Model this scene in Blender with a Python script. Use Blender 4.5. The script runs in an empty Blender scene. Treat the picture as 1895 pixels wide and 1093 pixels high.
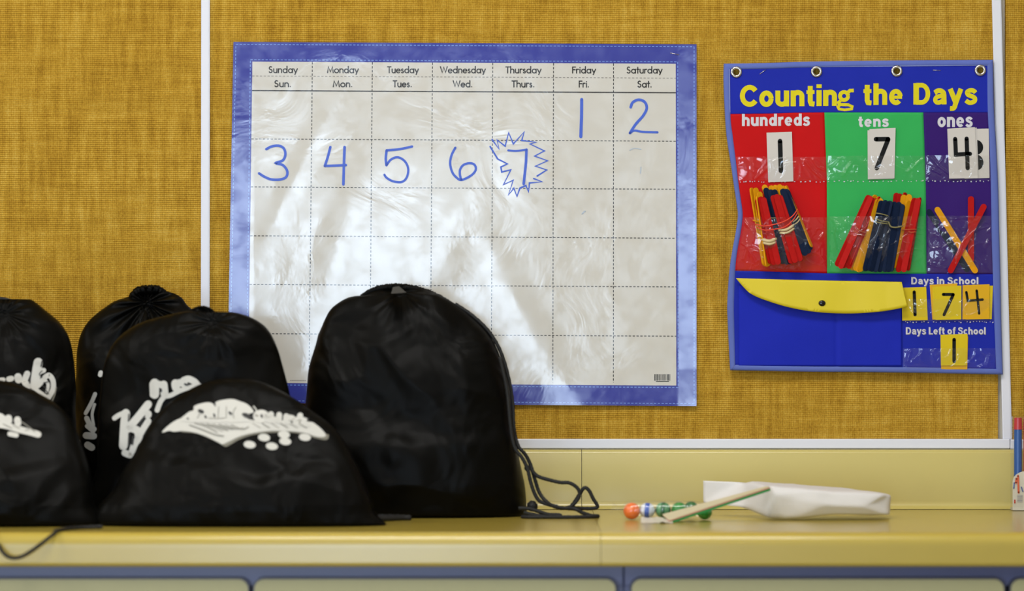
import bpy, bmesh, math, random
from mathutils import Vector, noise, Matrix
from mathutils.bvhtree import BVHTree

random.seed(7)
PI = math.pi
scene = bpy.context.scene
COL = scene.collection

# ------------------------------------------------------------------ camera
S0 = 1200.0            # photo pixels per metre on the pin board
D = 6.16               # camera distance from the board
F = S0 * D
ZT = 0.9               # counter top height
ZC = ZT + 0.3283       # camera height
CXP, CYP = 947.5, 546.5
cam_d = bpy.data.cameras.new('camera')
cam_d.sensor_width = 36.0
cam_d.lens = F / 1895.0 * 36.0
cam_d.clip_end = 50
cam_d.dof.use_dof = True
cam_d.dof.focus_distance = D
cam_d.dof.aperture_fstop = 2.4
cam = bpy.data.objects.new('camera', cam_d)
cam.location = (0, -D, ZC)
cam.rotation_euler = (PI / 2, 0, 0)
COL.objects.link(cam)
scene.camera = cam

scene.view_settings.view_transform = 'Standard'
scene.view_settings.look = 'None'
scene.view_settings.exposure = 0.0
scene.view_settings.gamma = 1.0
scene.view_settings.use_curve_mapping = False
scene.cycles.use_denoising = True
scene.cycles.sample_clamp_indirect = 6.0
scene.cycles.caustics_reflective = False
scene.cycles.caustics_refractive = False
scene.cycles.transparent_max_bounces = 16

world = bpy.data.worlds.new('sky')
scene.world = world
world.use_nodes = True
world.node_tree.nodes['Background'].inputs[0].default_value = (0.75, 0.85, 1.0, 1)
world.node_tree.nodes['Background'].inputs[1].default_value = 1.0

# ------------------------------------------------------------------ lights
YB = -8.6              # rear wall of the room
def area(name, loc, rot, sx, sy, watts, col, spread=None):
    l = bpy.data.lights.new(name, 'AREA')
    l.shape = 'RECTANGLE'; l.size = sx; l.size_y = sy
    l.energy = watts; l.color = col
    if spread: l.spread = spread
    o = bpy.data.objects.new(name, l)
    o.location = loc; o.rotation_euler = rot
    COL.objects.link(o)
    return o
TUBES = [(-2.4, -1.5), (0.0, -1.5), (2.4, -1.5), (-2.4, -4.3), (0.0, -4.3), (2.4, -4.3)]
TW = [36, 35, 6, 24, 24, 6]
for (tx, ty), tw in zip(TUBES, TW):
    area('ceiling_lamp_light', (tx, ty, 2.93), (0, 0, 0), 1.2, 0.5, tw, (1.0, 0.985, 0.955))
WIN = [(-1.10, 0.16), (-3.3, -2.0)]   # x ranges of the windows behind the camera
WZ0, WZ1 = 0.12, 1.85
for wx0, wx1 in WIN:
    area('window_daylight', ((wx0 + wx1) / 2, YB - 0.05, (WZ0 + WZ1) / 2), (PI / 2, 0, 0), wx1 - wx0, WZ1 - WZ0, 94, (0.64, 0.80, 1.0))

# ------------------------------------------------------------------ helpers
def P(px, py, d=0.0):
    s = F / (D - d)
    return Vector(((px - CXP) / s, -d, ZC - (py - CYP) / s))
def dep(py):            # depth from the wall of a point of the counter top seen at row py
    s = (py - CYP) / (ZC - ZT)
    return D - F / s
def lerp(a, b, t): return a + (b - a) * t
def interp(pts, y):
    if y <= pts[0][0]: return pts[0][1]
    for (a, b), (c, e) in zip(pts, pts[1:]):
        if y <= c:
            return b + (e - b) * (y - a) / (c - a)
    return pts[-1][1]
def crom(pts, n=6, closed=False):
    pts = [Vector(p) for p in pts]; out = []; m = len(pts)
    rng = m if closed else m - 1
    for i in range(rng):
        if closed:
            p0, p1, p2, p3 = pts[i - 1], pts[i], pts[(i + 1) % m], pts[(i + 2) % m]
        else:
            p0 = pts[max(i - 1, 0)]; p1 = pts[i]; p2 = pts[i + 1]; p3 = pts[min(i + 2, m - 1)]
        for k in range(n):
            t = k / n
            out.append(0.5 * ((2 * p1) + (p2 - p0) * t + (2 * p0 - 5 * p1 + 4 * p2 - p3) * t * t + (3 * p1 - p0 - 3 * p2 + p3) * t ** 3))
    if not closed: out.append(pts[-1])
    return out
def tag(o, label=None, cat=None, group=None, kind=None):
    if label: o['label'] = label
    if cat: o['category'] = cat
    if group: o['group'] = group
    if kind: o['kind'] = kind
    return o
def empty(name, loc, label, cat, group=None):
    o = bpy.data.objects.new(name, None)
    o.empty_display_size = 0.05
    o.location = loc
    COL.objects.link(o)
    return tag(o, label, cat, group)
def link(name, me, mat, parent=None):
    o = bpy.data.objects.new(name, me)
    if mat is not None and len(me.materials) == 0: me.materials.append(mat)
    COL.objects.link(o)
    if parent is not None:
        o.parent = parent
        l = Vector((0, 0, 0)); q = parent
        while q is not None:
            l += Vector(q.location); q = q.parent
        o.matrix_parent_inverse = Matrix.Identity(4)
        o.location = -l
    return o
def mesh(name, verts, faces, mat, parent=None, smooth=False):
    me = bpy.data.meshes.new(name)
    me.from_pydata([tuple(v) for v in verts], [], faces)
    me.update()
    if smooth: me.polygons.foreach_set('use_smooth', [True] * len(me.polygons))
    return link(name, me, mat, parent)
def frombm(name, bm, mat, parent=None, smooth=False):
    me = bpy.data.meshes.new(name)
    bmesh.ops.recalc_face_normals(bm, faces=bm.faces)
    bm.to_mesh(me); bm.free()
    if smooth: me.polygons.foreach_set('use_smooth', [True] * len(me.polygons))
    return link(name, me, mat, parent)
def add_box(bm, x0, x1, y0, y1, z0, z1, bevel=0.0, seg=2):
    r = bmesh.ops.create_cube(bm, size=1.0)
    vs = r['verts']
    for v in vs:
        v.co = Vector((lerp(x0, x1, v.co.x + .5), lerp(y0, y1, v.co.y + .5), lerp(z0, z1, v.co.z + .5)))
    if bevel > 0:
        es = set()
        for v in vs: es.update(v.link_edges)
        bmesh.ops.bevel(bm, geom=list(es), offset=bevel, segments=seg, affect='EDGES', profile=.5)
def box(name, x0, x1, y0, y1, z0, z1, mat, parent=None, bevel=0.0, seg=2):
    bm = bmesh.new(); add_box(bm, x0, x1, y0, y1, z0, z1, bevel, seg)
    return frombm(name, bm, mat, parent)
def tube_geo(path, r, n=8, closed=False, twist=0.0):
    V = []; Fc = []; m = len(path)
    up = Vector((0, 0, 1)); prev = None
    for i, p in enumerate(path):
        a = path[(i - 1) % m] if (closed or i > 0) else path[i]
        b = path[(i + 1) % m] if (closed or i < m - 1) else path[i]
        t = (b - a)
        t = t.normalized() if t.length > 1e-9 else Vector((1, 0, 0))
        if prev is None:
            u = t.cross(up)
            if u.length < .1: u = t.cross(Vector((1, 0, 0)))
        else:
            u = prev - t * prev.dot(t)
        u.normalize(); prev = u; w = t.cross(u)
        for k in range(n):
            an = 2 * PI * k / n + twist * i
            rr = r * (1 + 0.10 * (k % 2)) if twist else r
            V.append(p + (u * math.cos(an) + w * math.sin(an)) * rr)
    rng = m if closed else m - 1
    for i in range(rng):
        for k in range(n):
            a = i * n + k; b = i * n + (k + 1) % n
            c = ((i + 1) % m) * n + (k + 1) % n; e = ((i + 1) % m) * n + k
            Fc.append((a, b, c, e))
    if not closed:
        Fc.append(tuple(range(n))[::-1]); Fc.append(tuple((m - 1) * n + k for k in range(n)))
    return V, Fc
def tube(name, path, r, mat, parent=None, n=8, closed=False, twist=0.0):
    V, Fc = tube_geo(path, r, n, closed, twist)
    return mesh(name, V, Fc, mat, parent, smooth=True)

# 2D print shapes: lists of (verts, faces) in photo pixels on their surface
def ribbon(pts, w, closed=False, cap=True, wend=None):
    m = len(pts); V = []; Fc = []
    pts = [Vector((p[0], p[1])) for p in pts]
    nr = []
    for i in range(m):
        a = pts[(i - 1) % m] if (closed or i > 0) else pts[i]
        b = pts[(i + 1) % m] if (closed or i < m - 1) else pts[i]
        p = pts[i]
        d1 = (p - a); d2 = (b - p)
        if d1.length < 1e-9: d1 = d2
        if d2.length < 1e-9: d2 = d1
        d1 = d1.normalized(); d2 = d2.normalized()
        t = d1 + d2
        if t.length < 0.3: t = Vector((-d1.y, d1.x)) * 0.3 + t
        t.normalize()
        nn = Vector((-t.y, t.x))
        c = max(0.6, abs(nn.dot(Vector((-d1.y, d1.x)))))
        nr.append(nn / c)
    for i in range(m):
        ww = w if wend is None else lerp(w, wend, i / (m - 1))
        V += [pts[i] + nr[i] * ww / 2, pts[i] - nr[i] * ww / 2]
    for i in range(m if closed else m - 1):
        j = (i + 1) % m
        Fc.append((2 * i, 2 * i + 1, 2 * j + 1, 2 * j))
    out = [(V, Fc)]
    if cap and not closed:
        for i in (0, m - 1):
            ww = w if (wend is None or i == 0) else wend
            vv = [pts[i] + Vector((math.cos(2 * PI * k / 10), math.sin(2 * PI * k / 10))) * ww / 2 for k in range(10)]
            out.append((vv, [tuple(range(10))]))
    return out
def poly(pts): return [([Vector((p[0], p[1])) for p in pts], [tuple(range(len(pts)))])]
def ellipse(cx, cy, rx, ry, rot=0, n=20):
    return poly([(cx + rx * math.cos(a) * math.cos(rot) - ry * math.sin(a) * math.sin(rot), cy + rx * math.cos(a) * math.sin(rot) + ry * math.sin(a) * math.cos(rot)) for a in [2 * PI * k / n for k in range(n)]])
def quadgrid(c, nx, ny):
    """c: corners TL TR BR BL; returns a grid"""
    V = []; Fc = []
    for j in range(ny + 1):
        for i in range(nx + 1):
            u = i / nx; v = j / ny
            V.append(Vector((lerp(lerp(c[0][0], c[1][0], u), lerp(c[3][0], c[2][0], u), v), lerp(lerp(c[0][1], c[1][1], u), lerp(c[3][1], c[2][1], u), v))))
    for j in range(ny):
        for i in range(nx):
            a = j * (nx + 1) + i
            Fc.append((a, a + 1, a + nx + 2, a + nx + 1))
    return [(V, Fc)]
def subdiv(shapes, maxlen):
    bm = bmesh.new()
    for V, Fc in shapes:
        vs = [bm.verts.new((v.x, v.y, 0)) for v in V]
        for f in Fc:
            try: bm.faces.new([vs[k] for k in f])
            except ValueError: pass
    bmesh.ops.triangulate(bm, faces=bm.faces)
    for _ in range(7):
        es = [e for e in bm.edges if e.calc_length() > maxlen]
        if not es: break
        bmesh.ops.subdivide_edges(bm, edges=es, cuts=1)
        bmesh.ops.triangulate(bm, faces=[f for f in bm.faces if len(f.verts) > 3])
    bm.verts.index_update()
    V = [Vector((v.co.x, v.co.y)) for v in bm.verts]
    Fc = [tuple(v.index for v in f.verts) for f in bm.faces]
    bm.free()
    return [(V, Fc)]
def printed(name, shapes, fn, mat, parent, smooth=True):
    V = []; Fc = []
    for vs, fs in shapes:
        b = len(V)
        V += [fn(v.x, v.y) for v in vs]
        for f in fs: Fc.append(tuple(b + k for k in f))
    bm = bmesh.new()
    me = bpy.data.meshes.new(name)
    me.from_pydata([tuple(v) for v in V], [], Fc)
    me.update()
    bm.from_mesh(me)
    for f in bm.faces: f.normal_update()
    flip = [f for f in bm.faces if f.normal.y > 0]
    if flip: bmesh.ops.reverse_faces(bm, faces=flip)
    bm.to_mesh(me); bm.free()
    if smooth: me.polygons.foreach_set('use_smooth', [True] * len(me.polygons))
    return link(name, me, mat, parent)
def text2d(s, x0, x1, ytop, ybase, bold=0.0, slope=0.0, spacing=1.0):
    """the built-in font, fitted to a box: cap/ascender top ytop, baseline ybase, x0..x1"""
    def geo(st, off):
        cu = bpy.data.curves.new('t', 'FONT'); cu.body = st; cu.size = 1; cu.offset = off; cu.resolution_u = 4
        cu.space_character = spacing
        ob = bpy.data.objects.new('t', cu)
        me = ob.to_mesh()
        V = [Vector((v.co.x, v.co.y)) for v in me.vertices]
        Fc = [tuple(p.vertices) for p in me.polygons]
        ob.to_mesh_clear(); bpy.data.objects.remove(ob); bpy.data.curves.remove(cu)
        return V, Fc
    V, Fc = geo(s, bold)
    H = 0.729 + bold
    if not any(c in 'bdfhklt' or c.isupper() or c.isdigit() for c in s): H = 0.56 + bold
    mn = min(v.x for v in V); mx = max(v.x for v in V)
    sc = (x1 - x0) / (mx - mn); sy = (ybase - ytop) / H
    out = []
    for v in V:
        x = x0 + (v.x - mn) * sc
        out.append(Vector((x, ybase - v.y * sy - slope * (x - x0))))
    return [(out, Fc)]

# ------------------------------------------------------------------ materials
def srgb(r, g, b):
    f = lambda c: (c / 255 / 12.92) if c / 255 <= .04045 else ((c / 255 + .055) / 1.055) ** 2.4
    return (f(r), f(g), f(b), 1)
def newmat(name):
    m = bpy.data.materials.new(name); m.use_nodes = True
    nt = m.node_tree; b = nt.nodes['Principled BSDF']
    return m, nt, b
def setp(b, col=None, rough=None, metal=None, spec=None, coat=None, coatr=None, sheen=None):
    if col is not None: b.inputs['Base Color'].default_value = col
    if rough is not None: b.inputs['Roughness'].default_value = rough
    if metal is not None: b.inputs['Metallic'].default_value = metal
    if spec is not None: b.inputs['Specular IOR Level'].default_value = spec
    if coat is not None: b.inputs['Coat Weight'].default_value = coat
    if coatr is not None: b.inputs['Coat Roughness'].default_value = coatr
    if sheen is not None: b.inputs['Sheen Weight'].default_value = sheen
def node(nt, t, **kw):
    n = nt.nodes.new(t)
    for k, v in kw.items(): setattr(n, k, v)
    return n
def noise_bump(nt, b, scale, strength, dist, detail=4, mapscale=None, target='Normal'):
    tc = node(nt, 'ShaderNodeTexCoord'); mp = node(nt, 'ShaderNodeMapping')
    nt.links.new(tc.outputs['Object'], mp.inputs[0])
    if mapscale: mp.inputs['Scale'].default_value = mapscale
    nz = node(nt, 'ShaderNodeTexNoise'); nz.inputs['Scale'].default_value = scale; nz.inputs['Detail'].default_value = detail
    nt.links.new(mp.outputs[0], nz.inputs['Vector'])
    bp = node(nt, 'ShaderNodeBump'); bp.inputs['Strength'].default_value = strength; bp.inputs['Distance'].default_value = dist
    nt.links.new(nz.outputs[0], bp.inputs['Height'])
    nt.links.new(bp.outputs[0], b.inputs[target])
    return nz, bp
def simple(name, col, rough=.5, metal=0, bump=None, var=0.0, varscale=8, **kw):
    m, nt, b = newmat(name); setp(b, col, rough, metal, **kw)
    if bump: noise_bump(nt, b, *bump)
    if var:
        tc = node(nt, 'ShaderNodeTexCoord')
        nz = node(nt, 'ShaderNodeTexNoise'); nz.inputs['Scale'].default_value = varscale; nz.inputs['Detail'].default_value = 5
        nt.links.new(tc.outputs['Object'], nz.inputs['Vector'])
        mx = node(nt, 'ShaderNodeMix', data_type='RGBA')
        mx.inputs['A'].default_value = tuple(c * (1 - var) for c in col[:3]) + (1,)
        mx.inputs['B'].default_value = tuple(min(1, c * (1 + var)) for c in col[:3]) + (1,)
        nt.links.new(nz.outputs[0], mx.inputs['Factor'])
        nt.links.new(mx.outputs['Result'], b.inputs['Base Color'])
    return m

def burlap_mat():
    m, nt, b = newmat('burlap')
    setp(b, rough=.9, spec=.15)
    L = nt.links.new
    tc = node(nt, 'ShaderNodeTexCoord')
    sep = node(nt, 'ShaderNodeSeparateXYZ'); L(tc.outputs['Object'], sep.inputs[0])
    def mth(op, a, bb=None, c=None):
        n = node(nt, 'ShaderNodeMath', operation=op)
        for i, q in enumerate((a, bb, c)):
            if q is None: continue
            if isinstance(q, (int, float)): n.inputs[i].default_value = q
            else: L(q, n.inputs[i])
        return n.outputs[0]
    def nz(scale, mp, detail=3):
        mpn = node(nt, 'ShaderNodeMapping'); mpn.inputs['Scale'].default_value = mp
        L(tc.outputs['Object'], mpn.inputs[0])
        n = node(nt, 'ShaderNodeTexNoise'); n.inputs['Scale'].default_value = scale; n.inputs['Detail'].default_value = detail
        L(mpn.outputs[0], n.inputs['Vector'])
        return n.outputs[0]
    wob1 = nz(30, (1, 1, .25)); wob2 = nz(30, (.25, 1, 1))
    p = 2 * PI / 0.0031
    ax = mth('SINE', mth('ADD', mth('MULTIPLY', sep.outputs[0], p * .92), mth('MULTIPLY', wob1, 9.0)))
    az = mth('SINE', mth('ADD', mth('MULTIPLY', sep.outputs[2], p), mth('MULTIPLY', wob2, 7.0)))
    weave = mth('ADD', mth('MULTIPLY', ax, .35), mth('MULTIPLY', az, .55))
    slub_v = nz(16, (6, 1, .9), 4); slub_h = nz(16, (.9, 1, 7), 4); blot = nz(5, (1.6, 1, .7), 4); speck = nz(420, (1, 1, .6), 2)
    h = mth('ADD', mth('MULTIPLY', weave, .17), mth('MULTIPLY', slub_v, .75))
    h = mth('ADD', h, mth('MULTIPLY', slub_h, .45))
    h = mth('ADD', h, mth('MULTIPLY', blot, .35))
    h = mth('ADD', h, mth('MULTIPLY', speck, .55))
    h = mth('SUBTRACT', h, .62)
    rp = node(nt, 'ShaderNodeValToRGB')
    rp.color_ramp.elements[0].position = .15; rp.color_ramp.elements[0].color = srgb(146, 106, 26)
    rp.color_ramp.elements[1].position = .92; rp.color_ramp.elements[1].color = srgb(220, 186, 92)
    e = rp.color_ramp.elements.new(.5); e.color = srgb(189, 147, 48)
    L(h, rp.inputs[0]); L(rp.outputs[0], b.inputs['Base Color'])
    bp = node(nt, 'ShaderNodeBump'); bp.inputs['Strength'].default_value = .5; bp.inputs['Distance'].default_value = .0012
    L(mth('ADD', weave, mth('MULTIPLY', speck, 1.2)), bp.inputs['Height']); L(bp.outputs[0], b.inputs['Normal'])
    return m
M = {}
M['burlap'] = burlap_mat()
M['trim'] = simple('white_trim', srgb(224, 226, 236), .4, bump=(60, .1, .0005))
M['wall'] = simple('painted_wall', srgb(226, 218, 200), .8, var=.03, bump=(150, .2, .0005))
M['ceiling'] = simple('ceiling_paint', srgb(235, 233, 228), .9)
M['floor'] = simple('floor_tile', srgb(150, 140, 125), .5, var=.1, varscale=4)
M['laminate'] = simple('yellow_laminate', srgb(180, 158, 66), .32, var=.03, varscale=25, bump=(900, .06, .0002), spec=.3, coat=.8, coatr=.20)
M['splash'] = simple('yellow_laminate_upright', srgb(198, 182, 104), .38, var=.02, varscale=25, bump=(900, .06, .0002), spec=.3, coat=.9, coatr=.26)
M['cab_rail'] = simple('slate_blue_enamel', srgb(84, 88, 130), .35, bump=(300, .1, .0003))
M['cab_door'] = simple('olive_laminate', srgb(158, 154, 112), .45, var=.03, varscale=30)
M['gasket'] = simple('dark_edge_band', srgb(52, 52, 66), .4)
M['black_gap'] = simple('painted_gap_shade', srgb(10, 10, 12), .8)
def nylon(name, k=1.0):
    m, nt, b = newmat(name); setp(b, (0.0018 * k, 0.0017 * k, 0.0013 * k, 1), .42, spec=.07)
    L = nt.links.new
    tc = node(nt, 'ShaderNodeTexCoord')
    nz = node(nt, 'ShaderNodeTexNoise'); nz.inputs['Scale'].default_value = 11; nz.inputs['Detail'].default_value = 2; nz.inputs['Distortion'].default_value = .8
    L(tc.outputs['Object'], nz.inputs['Vector'])
    b1 = node(nt, 'ShaderNodeBump'); b1.inputs['Strength'].default_value = .9; b1.inputs['Distance'].default_value = .014
    L(nz.outputs[0], b1.inputs['Height'])
    n2 = node(nt, 'ShaderNodeTexNoise'); n2.inputs['Scale'].default_value = 1500; n2.inputs['Detail'].default_value = 1
    L(tc.outputs['Object'], n2.inputs['Vector'])
    b2 = node(nt, 'ShaderNodeBump'); b2.inputs['Strength'].default_value = .25; b2.inputs['Distance'].default_value = .0004
    L(n2.outputs[0], b2.inputs['Height']); L(b1.outputs[0], b2.inputs['Normal']); L(b2.outputs[0], b.inputs['Normal'])
    return m
M['nylon'] = nylon('black_nylon')
M['nylon_lo'] = nylon('black_nylon_gathered', .7)
M['cord'] = simple('black_cord', (0.006, 0.006, 0.006, 1), .7, bump=(900, .4, .0006))
M['ink_white'] = simple('white_screen_print', srgb(200, 198, 190), .6, bump=(500, .2, .0004))
M['ink_grey'] = simple('grey_screen_print', srgb(120, 117, 104), .7)
M['ink_mid'] = simple('thin_grey_print', srgb(128, 125, 115), .7)
M['ink_black'] = simple('black_screen_print', (0.01, 0.01, 0.01, 1), .6)
M['metal'] = simple('nickel', srgb(205, 200, 190), .22, 1.0)

# glossy laminated sheet: one wrinkle pattern, shared by everything printed under it
def laminated(name, col, rough=.5):
    m, nt, b = newmat(name)
    setp(b, col, .6, spec=.2, coat=1.0, coatr=.10)
    L = nt.links.new
    tc = node(nt, 'ShaderNodeTexCoord')
    nz = node(nt, 'ShaderNodeTexNoise'); nz.inputs['Scale'].default_value = 9; nz.inputs['Detail'].default_value = 4; nz.inputs['Distortion'].default_value = 1.0
    L(tc.outputs['Object'], nz.inputs['Vector'])
    b1 = node(nt, 'ShaderNodeBump'); b1.inputs['Strength'].default_value = .3; b1.inputs['Distance'].default_value = .0022
    L(nz.outputs[0], b1.inputs['Height']); L(b1.outputs[0], b.inputs['Coat Normal'])
    n2 = node(nt, 'ShaderNodeTexNoise'); n2.inputs['Scale'].default_value = 40; n2.inputs['Detail'].default_value = 6
    L(tc.outputs['Object'], n2.inputs['Vector'])
    mr = node(nt, 'ShaderNodeMapRange'); mr.inputs['From Min'].default_value = .35; mr.inputs['From Max'].default_value = .7
    mr.inputs['To Min'].default_value = .07; mr.inputs['To Max'].default_value = .20
    L(n2.outputs[0], mr.inputs['Value']); L(mr.outputs[0], b.inputs['Coat Roughness'])
    return m
M['cal_cream'] = laminated('laminated_cream', srgb(206, 203, 195))
M['cal_blue'] = laminated('laminated_blue', srgb(50, 58, 152))
M['cal_dash'] = laminated('laminated_light_blue', srgb(112, 146, 220))
M['cal_ink'] = laminated('laminated_black', srgb(40, 38, 38))
M['cal_faint'] = laminated('laminated_grey', srgb(128, 125, 120))
M['marker'] = simple('blue_marker', srgb(52, 88, 200), .35)
M['marker_faint'] = simple('faint_blue_marker', srgb(176, 190, 205), .4)
def clothmat(name, col, rough=.6):
    return simple(name, col, rough, bump=(700, .25, .0005), var=.05, varscale=40, spec=.12)
M['c_blue'] = clothmat('blue_vinyl_cloth', srgb(28, 42, 164))
M['c_pocket'] = clothmat('blue_pocket_cloth', srgb(28, 42, 176))
M['c_red'] = clothmat('red_vinyl_cloth', srgb(192, 14, 16))
M['c_green'] = clothmat('green_vinyl_cloth', srgb(52, 170, 86))
M['c_purple'] = clothmat('purple_vinyl_cloth', srgb(52, 24, 106))
M['c_bind'] = clothmat('periwinkle_binding', srgb(96, 112, 184))
M['c_yellow'] = simple('yellow_vinyl', srgb(214, 194, 20), .55, var=.03)
M['p_yellow'] = simple('yellow_print', srgb(218, 204, 30), .6, spec=.15)
M['p_white'] = simple('white_print', srgb(208, 206, 212), .5)
M['p_shadow'] = simple('grey_print_shadow', srgb(110, 112, 120), .6)
M['p_ochre'] = simple('mustard_card', srgb(218, 168, 24), .55, spec=.2)
M['card'] = simple('white_card', srgb(205, 199, 192), .45)
M['ycard'] = simple('yellow_card', srgb(214, 188, 22), .55, spec=.2)
M['digit'] = simple('black_digit', srgb(15, 15, 14), .5, spec=.15)
M['s_red'] = simple('red_craft_stick', srgb(176, 16, 12), .65, spec=.15, var=.2, varscale=90)
M['s_yellow'] = simple('yellow_craft_stick', srgb(218, 152, 10), .65, spec=.15, var=.12, varscale=90)
M['s_navy'] = simple('navy_craft_stick', srgb(12, 28, 56), .65, spec=.15, var=.3, varscale=90)
M['band_red'] = simple('red_rubber', srgb(224, 62, 28), .5)
M['band_tan'] = simple('tan_rubber', srgb(206, 186, 140), .5)
M['band_olive'] = simple('olive_rubber', srgb(128, 122, 78), .5)
M['paper'] = simple('white_paper', srgb(216, 213, 211), .75, bump=(25, .35, .004), var=.02)
def clear(name, base=.05, milk=.05, rough=.06, bumpd=.002):
    m = bpy.data.materials.new(name); m.use_nodes = True; nt = m.node_tree
    nt.nodes.clear(); L = nt.links.new
    out = node(nt, 'ShaderNodeOutputMaterial')
    tr = node(nt, 'ShaderNodeBsdfTransparent'); gl = node(nt, 'ShaderNodeBsdfGlossy'); gl.inputs['Roughness'].default_value = rough
    df = node(nt, 'ShaderNodeBsdfDiffuse'); df.inputs[0].default_value = (.8, .8, .82, 1)
    tc = node(nt, 'ShaderNodeTexCoord'); nz = node(nt, 'ShaderNodeTexNoise'); nz.inputs['Scale'].default_value = 34; nz.inputs['Detail'].default_value = 1; nz.inputs['Distortion'].default_value = 1.2
    L(tc.outputs['Object'], nz.inputs['Vector'])
    bp = node(nt, 'ShaderNodeBump'); bp.inputs['Strength'].default_value = .8; bp.inputs['Distance'].default_value = bumpd
    L(nz.outputs[0], bp.inputs['Height']); L(bp.outputs[0], gl.inputs['Normal'])
    fr = node(nt, 'ShaderNodeLayerWeight'); fr.inputs['Blend'].default_value = .5
    pw = node(nt, 'ShaderNodeMath', operation='POWER'); pw.inputs[1].default_value = 4.0; L(fr.outputs['Facing'], pw.inputs[0])
    ad = node(nt, 'ShaderNodeMath', operation='MULTIPLY_ADD'); ad.inputs[1].default_value = .5; ad.inputs[2].default_value = base; L(pw.outputs[0], ad.inputs[0])
    m1 = node(nt, 'ShaderNodeMixShader'); m1.inputs[0].default_value = milk; L(tr.outputs[0], m1.inputs[1]); L(df.outputs[0], m1.inputs[2])
    m2 = node(nt, 'ShaderNodeMixShader'); L(ad.outputs[0], m2.inputs[0]); L(m1.outputs[0], m2.inputs[1]); L(gl.outputs[0], m2.inputs[2])
    L(m2.outputs[0], out.inputs[0])
    return m
M['vinyl'] = clear('clear_vinyl', .055, .01, .05, .0013)
M['cello'] = clear('clear_cellophane', .04, .015, .08, .001)

# ------------------------------------------------------------------ room shell
XL, XR, ZH = -3.8, 4.6, 3.0
def struct(o): o['kind'] = 'structure'; return o
struct(box('floor', XL - .1, XR + .1, YB - .1, .12, -.1, 0, M['floor']))
struct(box('ceiling', XL - .1, XR + .1, YB - .1, .12, ZH, ZH + .1, M['ceiling']))
wall_n = struct(box('wall_front', XL - .1, XR + .1, 0.012, .12, 0, ZH, M['wall']))
struct(box('wall_left', XL - .1, XL, YB - .1, .12, 0, ZH, M['wall']))
struct(box('wall_right', XR, XR + .1, YB - .1, .12, 0, ZH, M['wall']))
bm = bmesh.new()
xs = [XL] + [v for w in sorted(WIN) for v in w] + [XR]
for i in range(0, len(xs), 2): add_box(bm, xs[i], xs[i + 1], YB - .12, YB, 0, ZH)
for w in WIN:
    add_box(bm, w[0], w[1], YB - .12, YB, 0, WZ0); add_box(bm, w[0], w[1], YB - .12, YB, WZ1, ZH)
struct(frombm('wall_back', bm, M['wall']))
for k, w in enumerate(WIN):
    bm = bmesh.new(); t = .035
    add_box(bm, w[0], w[0] + t, YB - .03, YB + .02, WZ0, WZ1); add_box(bm, w[1] - t, w[1], YB - .03, YB + .02, WZ0, WZ1)
    add_box(bm, w[0] + t, w[1] - t, YB - .03, YB + .02, WZ0, WZ0 + t); add_box(bm, w[0] + t, w[1] - t, YB - .03, YB + .02, WZ1 - t, WZ1)
    struct(frombm('window_%d' % (k + 1), bm, M['trim']))
for tx, ty in TUBES:
    o = box('ceiling_light', tx - .63, tx + .63, ty - .28, ty + .28, 2.94, 3.0, M['trim'])
    tag(o, 'white recessed fluorescent ceiling light out of the picture above', 'light', 'ceiling lights')

# burlap panels of the pin board, each a piece of the wall
zr = P(0, 812).z
def strip_path(x0, x1, y0, y1, w): pass
xsL = (P(381, 0).x, P(380, 560).x)
for x0, x1 in ((XL + .3, P(380, 0).x - .001), (P(382, 0).x, P(1848, 400).x - .001), (P(1861, 500).x, XR - .3)):
    box('burlap_panel', x0, x1, 0, .012, zr - .01, 2.4, M['burlap'], wall_n)
# white strips
def sliver(name, a, b, w, d0, d1, bev=.0015):
    """a long flat strip between two wall points (px) with width w (px)"""
    A = P(a[0], a[1]); B = P(b[0], b[1]); wv = w / S0 / 2
    V = []
    for yy in (-d0, -d1):
        for q in (A, B):
            for sx in (-1, 1): V.append((q.x + sx * wv, yy, q.z))
    bm = bmesh.new(); vs = [bm.verts.new(v) for v in V]
    for f in ((0, 1, 3, 2), (4, 6, 7, 5), (0, 2, 6, 4), (1, 5, 7, 3), (0, 4, 5, 1), (2, 3, 7, 6)): bm.faces.new([vs[k] for k in f])
    bmesh.ops.bevel(bm, geom=list(bm.edges), offset=bev, segments=2, affect='EDGES')
    return struct(frombm(name, bm, M['trim']))
sliver('trim_1', (381.3, -600), (380, 812), 16, -.001, .006)
sliver('trim_2', (1829, -600), (1863.5, 813), 17, -.001, .006)
z1, z0 = P(0, 811.5).z, P(0, 829.5).z
bm = bmesh.new(); add_box(bm, XL + .3, P(1868, 820).x, -.008, .001, z0, z1, .0015)
struct(frombm('trim_3', bm, M['trim']))
bm = bmesh.new(); add_box(bm, P(1868.5, 820).x, XR - .3, -.007, .001, z0 - .001, z1 - .001, .0015)
struct(frombm('trim_4', bm, M['trim']))

# ------------------------------------------------------------------ counter
CXL, CXR = -2.6, 2.4
DF = .63
zb = ZC - (1048 - CYP) / (F / (D - DF))       # underside of the front edge
top = empty('countertop', (0, -.3, ZT), 'pale yellow laminate countertop with rounded front edge and upright backsplash, along the wall', 'countertop')
prof = [(0.0, zb), (0.0, ZT), (-.02, ZT)]
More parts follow.
